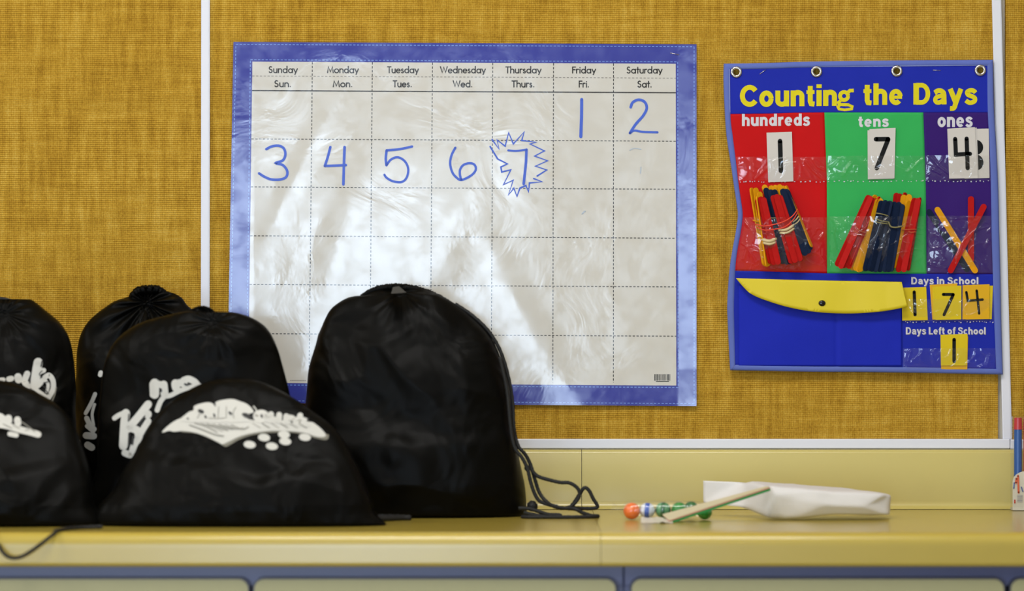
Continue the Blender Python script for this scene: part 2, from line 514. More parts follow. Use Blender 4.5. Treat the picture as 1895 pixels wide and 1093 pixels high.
# slab profile in (depth, z): rear bottom, rear top, top to the nose, rounded nose, face, underside
r = .017
prof = [(0, zb), (0, ZT), (.2, ZT), (.4, ZT), (DF - r - .01, ZT), (DF - r, ZT)]
for k in range(1, 9):
    a = PI / 2 * k / 8
    prof.append((DF - r + r * math.sin(a), ZT - r + r * math.cos(a)))
prof += [(DF, ZT - r - .004), (DF, zb + .006), (DF, zb + .002), (DF - .002, zb)]
def extrude_prof(name, prof, x0, x1, mat, parent, smooth=False, nx=1):
    V = []; Fc = []; n = len(prof)
    for i in range(nx + 1):
        x = lerp(x0, x1, i / nx)
        for d, z in prof: V.append((x, -d, z))
    for i in range(nx):
        for k in range(n):
            a = i * n + k; b = i * n + (k + 1) % n
            Fc.append((a, b, b + n, a + n))
    Fc.append(tuple(range(n))); Fc.append(tuple(nx * n + k for k in range(n)))
    bm = bmesh.new(); vs = [bm.verts.new(v) for v in V]
    for f in Fc: bm.faces.new([vs[k] for k in f])
    o = frombm(name, bm, mat, parent)
    me = o.data
    for p in me.polygons: p.use_smooth = len(p.vertices) == 4
    es = {}
    for p in me.polygons:
        if len(p.vertices) > 4:
            for k in p.edge_keys: es[k] = 1
    for e in me.edges:
        if tuple(sorted(e.vertices)) in es: e.use_edge_sharp = True
    return o
slab_seam = P(1112, 1020, DF).x
extrude_prof('slab', prof, CXL, slab_seam - .0003, M['laminate'], top)
extrude_prof('slab', prof, slab_seam + .0003, CXR, M['laminate'], top)
# backsplash with coved foot, two lengths with a seam
zs = z0 - .001
bprof = [(0.001, ZT + .0005), (.030, ZT + .0005)]
for k in range(1, 7):
    a = PI / 2 * k / 6
    bprof.append((.030 - .012 * math.sin(a), ZT + .0005 + .012 * (1 - math.cos(a))))
bprof += [(.018, zs - .006), (.016, zs - .002), (.012, zs), (.001, zs)]
seam = P(1076.5, 880, .018).x
extrude_prof('backsplash', bprof, CXL, seam - .0004, M['splash'], top)
extrude_prof('backsplash', bprof, seam + .0004, CXR, M['splash'], top)

# cabinets under the counter
dc = .60
sc_ = F / (D - dc)
def X6(px, d=dc): return (px - CXP) / (F / (D - d))
def Z6(py, d=dc): return ZC - (py - CYP) / (F / (D - d))
def rounded_panel(name, x0, x1, z0, z1, d0, d1, r, mat, parent):
    pts = []
    for cx, cz, a0 in ((x1 - r, z1 - r, 0), (x0 + r, z1 - r, PI / 2), (x0 + r, z0 + r, PI), (x1 - r, z0 + r, 1.5 * PI)):
        for k in range(9):
            a = a0 + PI / 2 * k / 8
            pts.append((cx + r * math.cos(a), cz + r * math.sin(a)))
    bm = bmesh.new()
    A = [bm.verts.new((x, -d0, z)) for x, z in pts]; B = [bm.verts.new((x, -d1, z)) for x, z in pts]
    bm.faces.new(A); ff = bm.faces.new(B)
    n = len(pts)
    for i in range(n): bm.faces.new((A[i], A[(i + 1) % n], B[(i + 1) % n], B[i]))
    return frombm(name, bm, mat, parent)
def cabinet(xa, xb, doors, label):
    t = empty('base_cabinet', ((X6(xa) + X6(xb)) / 2, -.3, 0), label, 'cabinet', 'base cabinets under the counter')
    a, b = X6(xa) + .0008, X6(xb) - .0008
    bm = bmesh.new()
    add_box(bm, a, a + .016, -dc + .012, -.02, .1, zb - .001); add_box(bm, b - .016, b, -dc + .012, -.02, .1, zb - .001)
    add_box(bm, a + .016, b - .016, -dc + .05, -.02, .1, .116); add_box(bm, a + .016, b - .016, -.03, -.02, .116, zb - .001)
    frombm('carcass', bm, M['cab_rail'], t)
    bm = bmesh.new()
    zt = zb - .0012
    add_box(bm, a + .0165, b - .0165, -dc + .013, -dc + .03, .117, zt - .06)      # near-black sheet, paints the shade seen in the door gaps
    frombm('gap_shade_sheet', bm, M['black_gap'], t)
    # steel face frame: top rail with posts
    bm = bmesh.new()
    add_box(bm, a, b, -dc, -dc + .0115, Z6(1084), zt, .0006, 1)
    add_box(bm, a, X6(doors[0][0] - 1), -dc, -dc + .0115, .1, Z6(1084) - .0002)
    add_box(bm, X6(doors[-1][1] + 1), b, -dc, -dc + .0115, .1, Z6(1084) - .0002)
    frombm('face_frame', bm, M['cab_rail'], t)
    for (x0, x1) in doors:
        dr = rounded_panel('door', X6(x0, dc + .02) , X6(x1, dc + .02), .12, Z6(1068.5, dc + .02), dc + .001, dc + .018, 20 / sc_, M['gasket'], t)
        rounded_panel('door_face', X6(x0 + 3.2, dc + .02), X6(x1 - 3.2, dc + .02), .123, Z6(1071.5, dc + .02), dc + .0178, dc + .0195, 18 / sc_, M['cab_door'], dr)
cabinet(-225, 1154, [(-214, 462), (467.5, 1142)], 'base cabinet below the black bags with two olive doors in slate grey frame')
cabinet(1154, 2570, [(1166, 1861), (1868, 2550)], 'base cabinet at right below the paper bag with two olive doors in slate grey frame')

# ------------------------------------------------------------------ calendar
cal = empty('wall_calendar', P(857, 415, .004), 'large laminated blank month calendar with blue border, days one to seven handwritten in blue marker', 'calendar')
OC = [(432, 77.5), (1289, 82), (1289, 751), (420, 745)]
IC = [(467, 114), (1250.5, 118), (1251.5, 713), (459.5, 708)]
def bil(c, u, v):
    return (lerp(lerp(c[0][0], c[1][0], u), lerp(c[3][0], c[2][0], u), v), lerp(lerp(c[0][1], c[1][1], u), lerp(c[3][1], c[2][1], u), v))
def cal_d(px, py):
    x = px / 1200; y = py / 1200
    u = (px - 425) / 865; v = (py - 80) / 668
    d = .004
    d += .0030 * noise.noise((x * 2.6 + y * .8, y * 1.4, 3.1))
    d += .0009 * noise.noise((x * 6.5 + y * 2.5, y * 3.2, 9.7))
    d += .00018 * noise.noise((x * 21, y * 15, 1.3))
    # pressed creases running down and to the left
    for cx, cy, wd, am, sl in ((560, 300, 20, .0006, -.46), (640, 420, 35, .0011, -.30), (800, 500, 45, .0012, -.4), (980, 600, 30, .0008, .55)):
        q = (px - cx) - sl * (py - cy)
        fade = math.exp(-((py - cy) / 150.0) ** 2)
        d += am * math.exp(-(q / wd) ** 2) * fade
    # edges lift a little, more at the bottom
    d += .004 * max(0, v - .9) * 10 * (0.5 + .5 * noise.noise((x * 9, 0, 4))) + .0015 * max(0, .05 - u) * 20 + .002 * max(0, u - .96) * 25
    return max(.0012, d)
def cal_map(off):
    def fn(px, py): return P(px, py, cal_d(px, py) + off)
    return fn
g = quadgrid(OC, 300, 234)
V, Fc = g[0]
vv = [P(v.x, v.y, cal_d(v.x, v.y)) for v in V]
sheet = mesh('border_sheet', vv, [tuple(reversed(f)) for f in Fc], M['cal_blue'], cal, smooth=True)
sheet['label'] = 'blue laminated border sheet'
printed('cream_field', quadgrid(IC, 270, 208), cal_map(.00012), M['cal_cream'], cal)
def dashed(a, b, on, off, w, start=0.0):
    a = Vector(a); b = Vector(b); L_ = (b - a).length; t = (b - a) / L_; n = Vector((-t.y, t.x)) * w / 2
    V = []; Fc = []; s = start
    while s < L_:
        e = min(s + on, L_)
        p, q = a + t * s, a + t * e
        k = len(V); V += [p + n, q + n, q - n, p - n]; Fc.append((k, k + 1, k + 2, k + 3)); s += on + off
    return [(V, Fc)]
def longline(a, b, w, n=60):
    return ribbon([Vector(a).lerp(Vector(b), i / n) for i in range(n + 1)], w, cap=False)
us = [.1418, .2835, .4253, .5677, .7114, .8531]
vs_ = [.2407, .39, .5421, .6936, .8468]
sh = []
for u in us: sh += dashed(bil(IC, u, 0.0), bil(IC, u, .992), 4.4, 2.7, 1.5)
for v in vs_: sh += dashed(bil(IC, 0, v), bil(IC, 1, v), 4.4, 2.7, 1.4)
printed('grid_lines', sh, cal_map(.0003), M['cal_ink'], cal)
printed('weekday_rule', longline(bil(IC, 0, .090), bil(IC, 1, .090), 2.0), cal_map(.0003), M['cal_ink'], cal)
printed('weekday_dashes', dashed(bil(IC, 0, .0446), bil(IC, 1, .0446), 4.2, 2.9, 1.2), cal_map(.0003), M['cal_faint'], cal)
sh = []
def inset(c, k): return [(c[0][0] + k, c[0][1] + k), (c[1][0] - k, c[1][1] + k), (c[2][0] - k, c[2][1] - k), (c[3][0] + k, c[3][1] - k)]
for q in (inset(OC, 4.5), inset(IC, -3.6)):
    for i in range(4): sh += dashed(q[i], q[(i + 1) % 4], 4.4, 2.6, 1.5)
printed('stitch_print', sh, cal_map(.0003), M['cal_dash'], cal)
# geometric sans letters drawn with strokes (cap height 1, x height .64)
def arc(cx, cy, rx, ry, a0, a1, n=12):
    return [(cx + rx * math.cos(math.radians(lerp(a0, a1, k / n))), cy + ry * math.sin(math.radians(lerp(a0, a1, k / n)))) for k in range(n + 1)]
R = .31
GL = {
    'S': (.56, [arc(.27, .745, .2, .235, 50, 250, 10) [:-1] + [(.3, .5)] + arc(.26, .26, .23, .25, 70, -150, 12)]),
    'M': (.98, [[(.06, 0), (.18, .98), (.49, .12), (.8, .98), (.92, 0)]]),
    'T': (.56, [[(.0, .98), (.56, .98)], [(.28, .98), (.28, 0)]]),
    'W': (1.1, [[(.02, 1), (.3, .05), (.55, .95), (.8, .05), (1.08, 1)]]),
    'F': (.5, [[(.08, 0), (.08, .97), (.5, .97)], [(.08, .55), (.46, .55)]]),
    'o': (.68, [arc(.34, R, .3, R, 0, 360, 20)]),
    'a': (.70, [arc(.34, R, .29, R, 0, 360, 20), [(.63, .64), (.63, 0)]]),
    'd': (.70, [arc(.34, R, .29, R, 0, 360, 20), [(.63, 1.05), (.63, 0)]]),
    'u': (.60, [[(.06, .63)] + arc(.3, .24, .24, .24, 180, 360, 12) + [(.54, .63)], [(.54, .63), (.54, 0)]]),
    'n': (.60, [[(.06, 0), (.06, .63)], [(.06, .3)] + arc(.3, .39, .24, .24, 180, 0, 12) + [(.54, 0)]]),
    'h': (.60, [[(.06, 0), (.06, 1.05)], [(.06, .3)] + arc(.3, .39, .24, .24, 180, 0, 12) + [(.54, 0)]]),
    'r': (.38, [[(.06, 0), (.06, .63)], [(.06, .35)] + arc(.27, .4, .21, .23, 180, 60, 8)]),
    'e': (.66, [[(.04, .32), (.62, .32)] + arc(.33, R, .29, R, 0, 310, 18)]),
    's': (.42, [arc(.2, .47, .13, .15, 50, 260, 8) + arc(.2, .16, .15, .16, 70, -150, 8)]),
    't': (.34, [[(.17, .95), (.17, 0)], [(.02, .62), (.32, .62)]]),
    'i': (.18, [[(.09, 0), (.09, .63)], [(.09, .88), (.09, .9)]]),
    'y': (.58, [[(.02, .63), (.29, .05)], [(.56, .63), (.2, -.28)]]),
    '.': (.2, [[(.1, .03), (.1, .05)]]),
}
def word(s, x0, x1, ytop, ybase, w):
    H = ybase - ytop; adv = []; x = 0
    for c in s: adv.append(x); x += GL[c][0] + .11
    tot = x - .11; k = (x1 - x0) / tot; out = []
    for c, a in zip(s, adv):
        for st in GL[c][1]:
            out += ribbon([(x0 + (a + px) * k, ybase - py * H) for px, py in st], w)
    return out
names = [('Sunday', 497.5, 550.5), ('Monday', 605.5, 663.5), ('Tuesday', 717, 774.5), ('Wednesday', 814.8, 898.4), ('Thursday', 936, 1001.5), ('Friday', 1058.8, 1102.4), ('Saturday', 1160, 1225.4)]
short = [('Sun.', 508, 538.5), ('Mon.', 616, 652), ('Tues.', 727.5, 762), ('Wed.', 838.5, 874), ('Thurs.', 947.5, 989), ('Fri.', 1071, 1090), ('Sat.', 1180, 1206)]
for (s, a, b), (s2, a2, b2) in zip(names, short):
    y = 134.4 + .0012 * (a - 500)
    printed('weekday_name', word(s, a, b, y - 11.4, y, 2.05) + word(s2, a2, b2, y + 14.6, y + 26, 2.05), cal_map(.0004), M['cal_ink'], cal)
def tr(pts, ox, oy, k): return [(ox + x * k, oy + y * k) for x, y in pts]
K3 = 500 / 1561
hand = []
def hw(pts, ox, w, sm=True, k=K3, oy=50):
    p = tr(pts, ox, oy, k)
    if sm: p = [(v.x, v.y) for v in crom([(a, b, 0) for a, b in p], 5)]
    return ribbon(p, w)
digits = [
    hw([(290, 705), (320, 690), (360, 685), (390, 700), (400, 735), (385, 770), (345, 785), (385, 797), (410, 830), (405, 865), (370, 880), (320, 880), (280, 865), (248, 845)], 400, 4.8),
    hw([(660, 693), (645, 750), (628, 802)], 400, 4.8) + hw([(628, 802), (690, 800), (750, 797)], 400, 4.6) + hw([(742, 693), (738, 800), (735, 908)], 400, 5),
    hw([(1132, 690), (1060, 705), (985, 712)], 400, 4.5) + hw([(985, 712), (980, 760), (984, 798)], 400, 4.8) + hw([(984, 798), (1010, 765), (1050, 752), (1090, 775), (1110, 820), (1100, 870), (1070, 895), (1020, 890), (985, 870), (972, 853)], 400, 4.3),
    hw([(1382, 697), (1360, 740), (1352, 790), (1365, 840), (1390, 870), (1415, 883), (1455, 868), (1487, 845), (1501, 818), (1490, 793), (1462, 786), (1428, 797), (1410, 822), (1408, 850), (1415, 880)], 400, 4.4),
    hw([(707, 418), (706, 520), (702, 633)], 850, 5.8, False),
    hw([(990, 463), (1002, 435), (1035, 420), (1070, 432), (1083, 468), (1062, 512), (1020, 560), (986, 612)], 850, 5) + hw([(986, 612), (1012, 598), (1060, 605), (1145, 608)], 850, 4),
    hw([(282, 712), (330, 715), (388, 708)], 850, 3.8) + hw([(388, 708), (385, 780), (378, 850), (372, 906)], 850, 5)
    + hw([(190, 650), (230, 705), (218, 652), (265, 688), (285, 610), (312, 675), (375, 605), (360, 655), (445, 665), (408, 675), (492, 715), (435, 745), (510, 772), (440, 803), (505, 825), (450, 860)], 850, 3, False)
    + hw([(430, 875), (478, 893), (405, 900), (400, 952), (385, 915), (350, 930), (333, 978), (315, 930), (283, 970), (312, 884), (255, 910), (298, 824), (245, 837), (240, 808), (278, 790), (222, 762), (178, 690)], 850, 3, False),
]
for dg in digits:
    o = printed('handwritten_numeral', dg, cal_map(.00055), M['marker'], cal)
for em in (hw([(1050, 808), (1046, 845)], 850, 1.6, False), hw([(985, 712), (1010, 700), (1050, 706)], 850, 1.4), hw([(730, 1062), (708, 1080), (722, 1062)], 850, 1.3)):
    printed('erased_mark', em, cal_map(.00055), M['marker_faint'], cal)
# bar code and the staple
sh = []
x = 1211.0
random.seed(5)
while x < 1241:
    w_ = random.choice((.7, 1.0, 1.6)); sh += poly([(x, 692), (x + w_, 692), (x + w_, 704), (x, 704)]); x += w_ + random.choice((.6, .9, 1.3))
sh += poly([(1214, 705), (1238, 705), (1238, 706), (1214, 706)])
printed('bar_code', sh, cal_map(.0004), M['cal_ink'], cal)
printed('fine_print', dashed((537, 703.5), (566, 703.8), 2, 1, 1.4), cal_map(.0004), M['cal_faint'], cal)
tube('staple', [P(1240, 98, cal_d(1240, 98) + .0002), P(1241, 98, cal_d(1241, 98) + .0012), P(1256, 101, cal_d(1256, 101) + .0012), P(1257, 101, cal_d(1256, 101) + .0002)], .0004, M['metal'], cal)

# ------------------------------------------------------------------ pocket chart
ch = empty('pocket_chart', P(1597, 400, .010), 'blue hanging pocket chart titled for counting days, with red, green and purple columns', 'pocket chart')
LO = [(115, 1339.5), (150, 1339), (200, 1341), (250, 1344.5), (300, 1352), (345, 1358.5), (385, 1364.5), (402, 1365.5), (430, 1361.5), (465, 1355), (500, 1350), (560, 1346), (600, 1347), (690, 1351.5)]
LI = [(115, 1349.5), (210, 1350.5), (250, 1354.5), (300, 1361), (345, 1366.5), (385, 1372.5), (402, 1373.5), (430, 1370), (465, 1363.5), (500, 1359.5), (560, 1357), (600, 1357.5), (690, 1360)]
RI = [(105, 1828), (200, 1829), (270, 1832.5), (340, 1835), (430, 1836.5), (500, 1838.5), (600, 1841.5), (700, 1845.5)]
RO = [(105, 1837.5), (200, 1839.5), (270, 1843.5), (340, 1847), (430, 1849), (500, 1851), (600, 1853), (700, 1856)]
TO = [(1340, 118), (1420, 116.5), (1500, 114), (1650, 112), (1838, 111)]
BO = [(1350, 684.5), (1500, 687.5), (1600, 688), (1700, 689.5), (1856, 692.5)]
def smooth_interp(pts):
    q = crom([(a, b, 0) for a, b in pts], 8)
    q = [(v.x, v.y) for v in q]
    return lambda y: interp(q, y)
LO, LI, RI, RO, TO, BO = map(smooth_interp, (LO, LI, RI, RO, TO, BO))
TI = lambda x: TO(x) + 9.5
BI = lambda x: BO(x) - 9
def ch_d(px, py):
    x = px / 1200; y = py / 1200
    v = (py - 115) / 575
    d = .0115 + .0022 * noise.noise((x * 9, y * 7, 2.2)) + .0030 * math.sin(v * PI) + .0012 * noise.noise((x * 24, y * 16, 7))
    lf = max(0, 1 - (px - 1345) / 70)
    d += .006 * lf * math.exp(-((py - 400) / 90) ** 2) 
    return d
def chm(off):
    return lambda px, py: P(px, py, ch_d(px, py) + off)
def patch(xl, xr, yt, yb, nx, ny, skip=None):
    V = []; Fc = []
    ymid = lambda v: lerp(yt, yb, v) if not callable(yt) and not callable(yb) else None
    for j in range(ny + 1):
        for i in range(nx + 1):
            u = i / nx; v = j / ny
            yt0 = yt if not callable(yt) else yt(lerp(1350, 1840, .5)); yb0 = yb if not callable(yb) else yb(1600)
            y = lerp(yt0, yb0, v)
            x = lerp(xl(y) if callable(xl) else xl, xr(y) if callable(xr) else xr, u)
            ytt = yt(x) if callable(yt) else yt; ybb = yb(x) if callable(yb) else yb
            V.append(Vector((x, lerp(ytt, ybb, v))))
    for j in range(ny):
        for i in range(nx):
            a = j * (nx + 1) + i
            f = (a, a + 1, a + nx + 2, a + nx + 1)
            if skip and skip(sum((V[k] for k in f), Vector((0, 0))) / 4): continue
            Fc.append(f)
    return [(V, Fc)]
GR = [(1362.5, 133.3), (1511, 132.5), (1659.5, 131.5), (1814, 130)]
hole = lambda c: any((c.x - gx) ** 2 + (c.y - gy) ** 2 < 7.2 ** 2 for gx, gy in GR)
C12 = lambda y: interp([(208, 1525.5), (330, 1530), (506, 1530.5)], y)
C23 = lambda y: interp([(208, 1708.7), (345, 1713.3), (506, 1714.5)], y)
HB = lambda x: interp([(1350, 211), (1430, 210), (1470, 208.5), (1525, 208), (1840, 208)], x)
MB = lambda x: interp([(1350, 500.5), (1400, 501.5), (1530, 505.5), (1840, 507)], x)
def solidpatch(name, shapes, off, mat, thick=.0012):
    o = printed(name, shapes, chm(off), mat, ch)
    md = o.modifiers.new('solid', 'SOLIDIFY'); md.thickness = thick; md.offset = -1
    return o
solidpatch('title_panel', patch(LI, RI, TI, HB, 240, 42, hole), 0, M['c_blue'])['label'] = 'blue title panel'
solidpatch('hundreds_column', patch(LI, C12, HB, MB, 40, 66), 0, M['c_red'])['label'] = 'red column panel'
solidpatch('tens_column', patch(C12, C23, HB, MB, 40, 66), 0, M['c_green'])['label'] = 'green column panel'
solidpatch('ones_column', patch(C23, RI, HB, MB, 30, 66), 0, M['c_purple'])['label'] = 'purple column panel'
solidpatch('lower_panel', patch(LI, RI, MB, BI, 120, 44), 0, M['c_blue'])['label'] = 'blue lower panel'
# binding: four folded edges, a raised band
def band(name, inner, outer, n):
    V = []; Fc = []
    for i in range(n + 1):
        a = Vector(inner(i / n)); b = Vector(outer(i / n))
        for k, h in ((-.12, 0), (0, .0012), (.25, .0016), (.75, .0016), (1, .0002), (1.02, -.0025)):
            q = a.lerp(b, k); V.append(P(q.x, q.y, ch_d(q.x, q.y) + h))
    m = 6
    for i in range(n):
        for k in range(m - 1):
            Fc.append((i * m + k, i * m + k + 1, (i + 1) * m + k + 1, (i + 1) * m + k))
    bm = bmesh.new(); vs = [bm.verts.new(v) for v in V]
    for f in Fc: bm.faces.new([vs[k] for k in f])
    for f in bm.faces: f.normal_update()
    fl = [f for f in bm.faces if f.normal.y > .2]
    if len(fl) > len(bm.faces) / 2: bmesh.ops.reverse_faces(bm, faces=bm.faces)
    me = bpy.data.meshes.new(name); bm.to_mesh(me); bm.free()
    me.polygons.foreach_set('use_smooth', [True] * len(me.polygons))
    return link(name, me, M['c_bind'], ch)
def cl(fx, a, b): return lambda t: (fx(lerp(a, b, t)), lerp(a, b, t))
def rw(fy, a, b): return lambda t: (lerp(a, b, t), fy(lerp(a, b, t)))
band('binding', lambda t: (LI(lerp(127, 675.5, t)), lerp(127, 675.5, t)), lambda t: (LO(lerp(118, 684.5, t)), lerp(118, 684.5, t)), 60)
band('binding', lambda t: (RI(lerp(120.7, 683.3, t)), lerp(120.7, 683.3, t)), lambda t: (RO(lerp(111, 692.5, t)), lerp(111, 692.5, t)), 60)
band('binding', lambda t: (lerp(1349.6, 1828, t), TI(lerp(1349.6, 1828, t))), lambda t: (lerp(1339.5, 1837.7, t), TO(lerp(1339.5, 1837.7, t))), 60)
band('binding', lambda t: (lerp(1360, 1845, t), BI(lerp(1360, 1845, t))), lambda t: (lerp(1351.3, 1856, t), BO(lerp(1351.3, 1856, t))), 60)
printed('binding_stitch', longline((1350, 126.5), (1500, 123.4), 1.1) + longline((1500, 123.4), (1828, 120.6), 1.1) + longline((1350, 127), (1350.8, 208), 1.1, 20), chm(.0009), simple('pale_thread', srgb(150, 165, 220), .7), ch)
for gx, gy in GR:
    c = P(gx, gy, ch_d(gx, gy) + .0008)
    path = [c + Vector((math.cos(a), 0, math.sin(a))) * (8 / S0) for a in [2 * PI * k / 28 for k in range(28)]]
    tube('grommet', path, 2.9 / S0, M['metal'], ch, n=10, closed=True)
for a, b in (((1405.5, 137), (1417, 129)), ((1726, 129.6), (1741, 130.3))):
    tube('staple', [P(*a, ch_d(*a)), P(a[0] + .5, a[1], ch_d(*a) + .001), P(b[0] - .5, b[1], ch_d(*b) + .001), P(*b, ch_d(*b))], .0004, M['metal'], ch)
# heavy grotesque letters drawn with strokes (cap height 1, x height .74)
GB = {
    'C': (.76, [(arc(.42, .5, .31, .395, 36, 324, 18), 1)]),
    'o': (.62, [(arc(.31, .36, .20, .265, 0, 360, 20), 1)]),
    'c': (.56, [(arc(.31, .36, .20, .265, 48, 312, 16), 1)]),
    'u': (.59, [([(.11, .73)] + arc(.29, .26, .18, .165, 180, 360, 12), 1), ([(.48, .73), (.48, 0)], 1.05)]),
    'n': (.59, [([(.11, 0), (.11, .73)], 1.05), (arc(.30, .46, .18, .175, 170, 0, 12) + [(.48, 0)], 1)]),
    'h': (.59, [([(.11, 0), (.11, 1.0)], 1.05), (arc(.30, .46, .18, .175, 170, 0, 12) + [(.48, 0)], 1)]),
    't': (.38, [([(.18, .93), (.18, .22), (.22, .11), (.36, .09)], 1), ([(.02, .645), (.36, .645)], .75)]),
    'i': (.22, [([(.11, 0), (.11, .73)], 1.05), ([(.11, .83), (.11, 1.0)], 1.05)]),
    'l': (.22, [([(.11, 0), (.11, 1.0)], 1.05)]),
    'e': (.60, [(arc(.30, .36, .19, .265, 5, 318, 18), .95), ([(.12, .35), (.56, .35)], .62)]),
    'D': (.72, [([(.12, 0), (.12, 1)], 1.1), ([(.12, .905), (.32, .905)] + arc(.34, .5, .26, .405, 80, -80, 12) + [(.32, .095), (.12, .095)], .9)]),
    'a': (.59, [([(.09, .54)] + arc(.28, .48, .18, .165, 150, 10, 8) + [(.47, .4), (.48, .0)], .95), ([(.47, .41), (.3, .385), (.16, .33), (.115, .2), (.17, .1), (.27, .09), (.38, .14), (.46, .25)], .85)]),
    'y': (.58, [([(.07, .73), (.30, .07)], 1), ([(.51, .73), (.30, .07), (.24, -.13), (.17, -.19), (.06, -.19)], .95)]),
    's': (.54, [([(.46, .54), (.38, .63), (.26, .655), (.14, .6), (.12, .52), (.18, .43), (.34, .36), (.43, .28), (.42, .15), (.30, .08), (.18, .085), (.06, .18)], .88)]),
    'r': (.40, [([(.11, 0), (.11, .73)], 1.05), ([(.13, .45), (.18, .58), (.28, .64), (.40, .64)], .95)]),
    'd': (.61, [(arc(.29, .36, .18, .265, 0, 360, 20), .95), ([(.50, 0), (.50, 1.0)], 1.05)]),
    'S': (.64, [([(.56, .72), (.48, .86), (.33, .91), (.18, .86), (.12, .74), (.18, .61), (.34, .53), (.50, .44), (.55, .28), (.48, .14), (.32, .085), (.16, .13), (.07, .28)], .92)]),
    'L': (.54, [([(.12, 1), (.12, 0)], 1.1), ([(.12, .09), (.54, .09)], .85)]),
    'f': (.36, [([(.38, .92), (.26, .92), (.19, .84), (.18, .7), (.18, 0)], 1), ([(.02, .645), (.36, .645)], .75)]),
    ' ': (.20, []),
}
def bold_word(s, x0, x1, ytop, ybase, slope, wk, gap, dx=0, dy=0):
    asc = any(c in 'bdfhklti' or c.isupper() for c in s)
    H = (ybase - ytop) / (1.0 if asc else .735)
    x = 0; adv = []
    for c in s: adv.append(x); x += GB[c][0] + gap
    k = (x1 - x0) / (x - gap); out = []
    for c, a in zip(s, adv):
        for st_, w in GB[c][1]:
            if len(st_) > 3 and c in 'aSsy': st_ = [(v.x, v.y) for v in crom([(p[0], p[1], 0) for p in st_], 4)]
            q = [(x0 + (a + px) * k + dx, ybase - py * H - slope * (a + px) * k + dy) for px, py in st_]
            out += ribbon(q, w * wk * (k + H) / 2, cap=False)
    return out
def lettering(name, s, x0, x1, yt, yb, wk, mat, slope=0, shadow=False, gap=.065):
    if shadow: printed('lettering_shadow', bold_word(s, x0, x1, yt, yb, slope, wk, gap, .9, .9), chm(.0003), M['p_shadow'], ch)
    return printed(name, bold_word(s, x0, x1, yt, yb, slope, wk, gap), chm(.0005), mat, ch)
lettering('title_lettering', 'Countin', 1369, 1549, 157.5, 197.5, .22, M['p_yellow'], .010)
gsh = ribbon(arc(1562, 177.6, 7.4, 7.4, 0, 360, 24), 7.0, closed=False, cap=False) + ribbon([(1567, 172.5), (1573, 167.5), (1580, 167.3)], 6.5, cap=False) \
    + ribbon([(1556, 186), (1551.5, 189.5), (1553, 193.0), (1562, 193.6), (1570, 193.8)], 5.5) + ribbon([(1570, 194), (1577, 197), (1576, 201.5), (1563, 203.2), (1552.5, 201.5), (1550.5, 197.5), (1555, 193.5)], 5)
printed('title_lettering', gsh, chm(.0005), M['p_yellow'], ch)
lettering('title_lettering', 'the', 1597, 1671, 154.3, 194.3, .22, M['p_yellow'], .008)
lettering('title_lettering', 'Days', 1690, 1809, 153.8, 193.3, .22, M['p_yellow'], .004)
lettering('column_heading', 'hundreds', 1373, 1499, 210.6, 233.2, .215, M['p_white'], .006, gap=.085)
lettering('column_heading', 'tens', 1588, 1645, 214.5, 234.6, .215, M['p_white'], .004, gap=.085)
lettering('column_heading', 'ones', 1735, 1800, 216.2, 235, .215, M['p_white'], .002, gap=.085)
lettering('days_heading', 'Days in School', 1686, 1810.6, 512.4, 525.6, .185, M['p_white'], 0, True)
lettering('days_heading', 'Days Left of School', 1676, 1824, 605, 618.4, .185, M['p_white'], 0, True)
# blue cloth pocket bottom left, with pleat; bulges outwards
def pk_d(px, py):
    u = (px - 1366) / 303; v = (py - 536) / 140
    return .0012 + .004 * max(0, 1 - v) ** 1.0 * math.sin(max(0, min(1, u)) * PI) ** .6 + .0012 * math.exp(-((px - 1549) / 4) ** 2) * -1 + .0008 * (px > 1549)
V, Fc = patch(1367, 1669, 528, 677, 90, 44)[0]
o = printed('cloth_pocket', [(V, Fc)], lambda x, y: P(x, y, ch_d(x, y) + pk_d(x, y)), M['c_pocket'], ch)
o.modifiers.new('solid', 'SOLIDIFY').thickness = .0008
# yellow flap hanging over it
fl = crom([(p[0], p[1], 0) for p in [(1679, 567.4), (1650, 573), (1622.4, 576.8), (1570.3, 579.8), (1511.2, 577), (1459, 568), (1413.9, 554.2), (1390, 543.5), (1377, 532), (1362, 514.4)]], 5)
fpoly = [(1362, 514.4), (1450, 517), (1560, 519.5), (1668.6, 521.2)] + [(v.x, v.y) for v in fl]
fs = subdiv(poly(fpoly[:-1]), 9)
def flap_d(x, y):
    v = (y - 516) / 60
    return ch_d(x, 520) + .0080 + .006 * max(0, v) ** .8 + .003 * max(0, (x - 1640) / 40) + .0014 * math.sin(x / 28.0) * max(0, v)
o = printed('flap', fs, lambda x, y: P(x, y, flap_d(x, y)), M['c_yellow'], ch)
o.modifiers.new('solid', 'SOLIDIFY').thickness = .0009
o['label'] = 'yellow scalloped pocket flap'
c = P(1521.3, 560.8, flap_d(1521, 561) + .0002)
bm = bmesh.new()
bmesh.ops.create_uvsphere(bm, u_segments=20, v_segments=10, radius=1)
for v in bm.verts: v.co = Vector((c.x + v.co.x * 6.6 / S0, c.y + v.co.y * .0022, c.z + v.co.z * 5.6 / S0))
sn = frombm('snap', bm, simple('black_snap', srgb(12, 12, 12), .15), ch, True); sn['label'] = 'glossy black snap button'
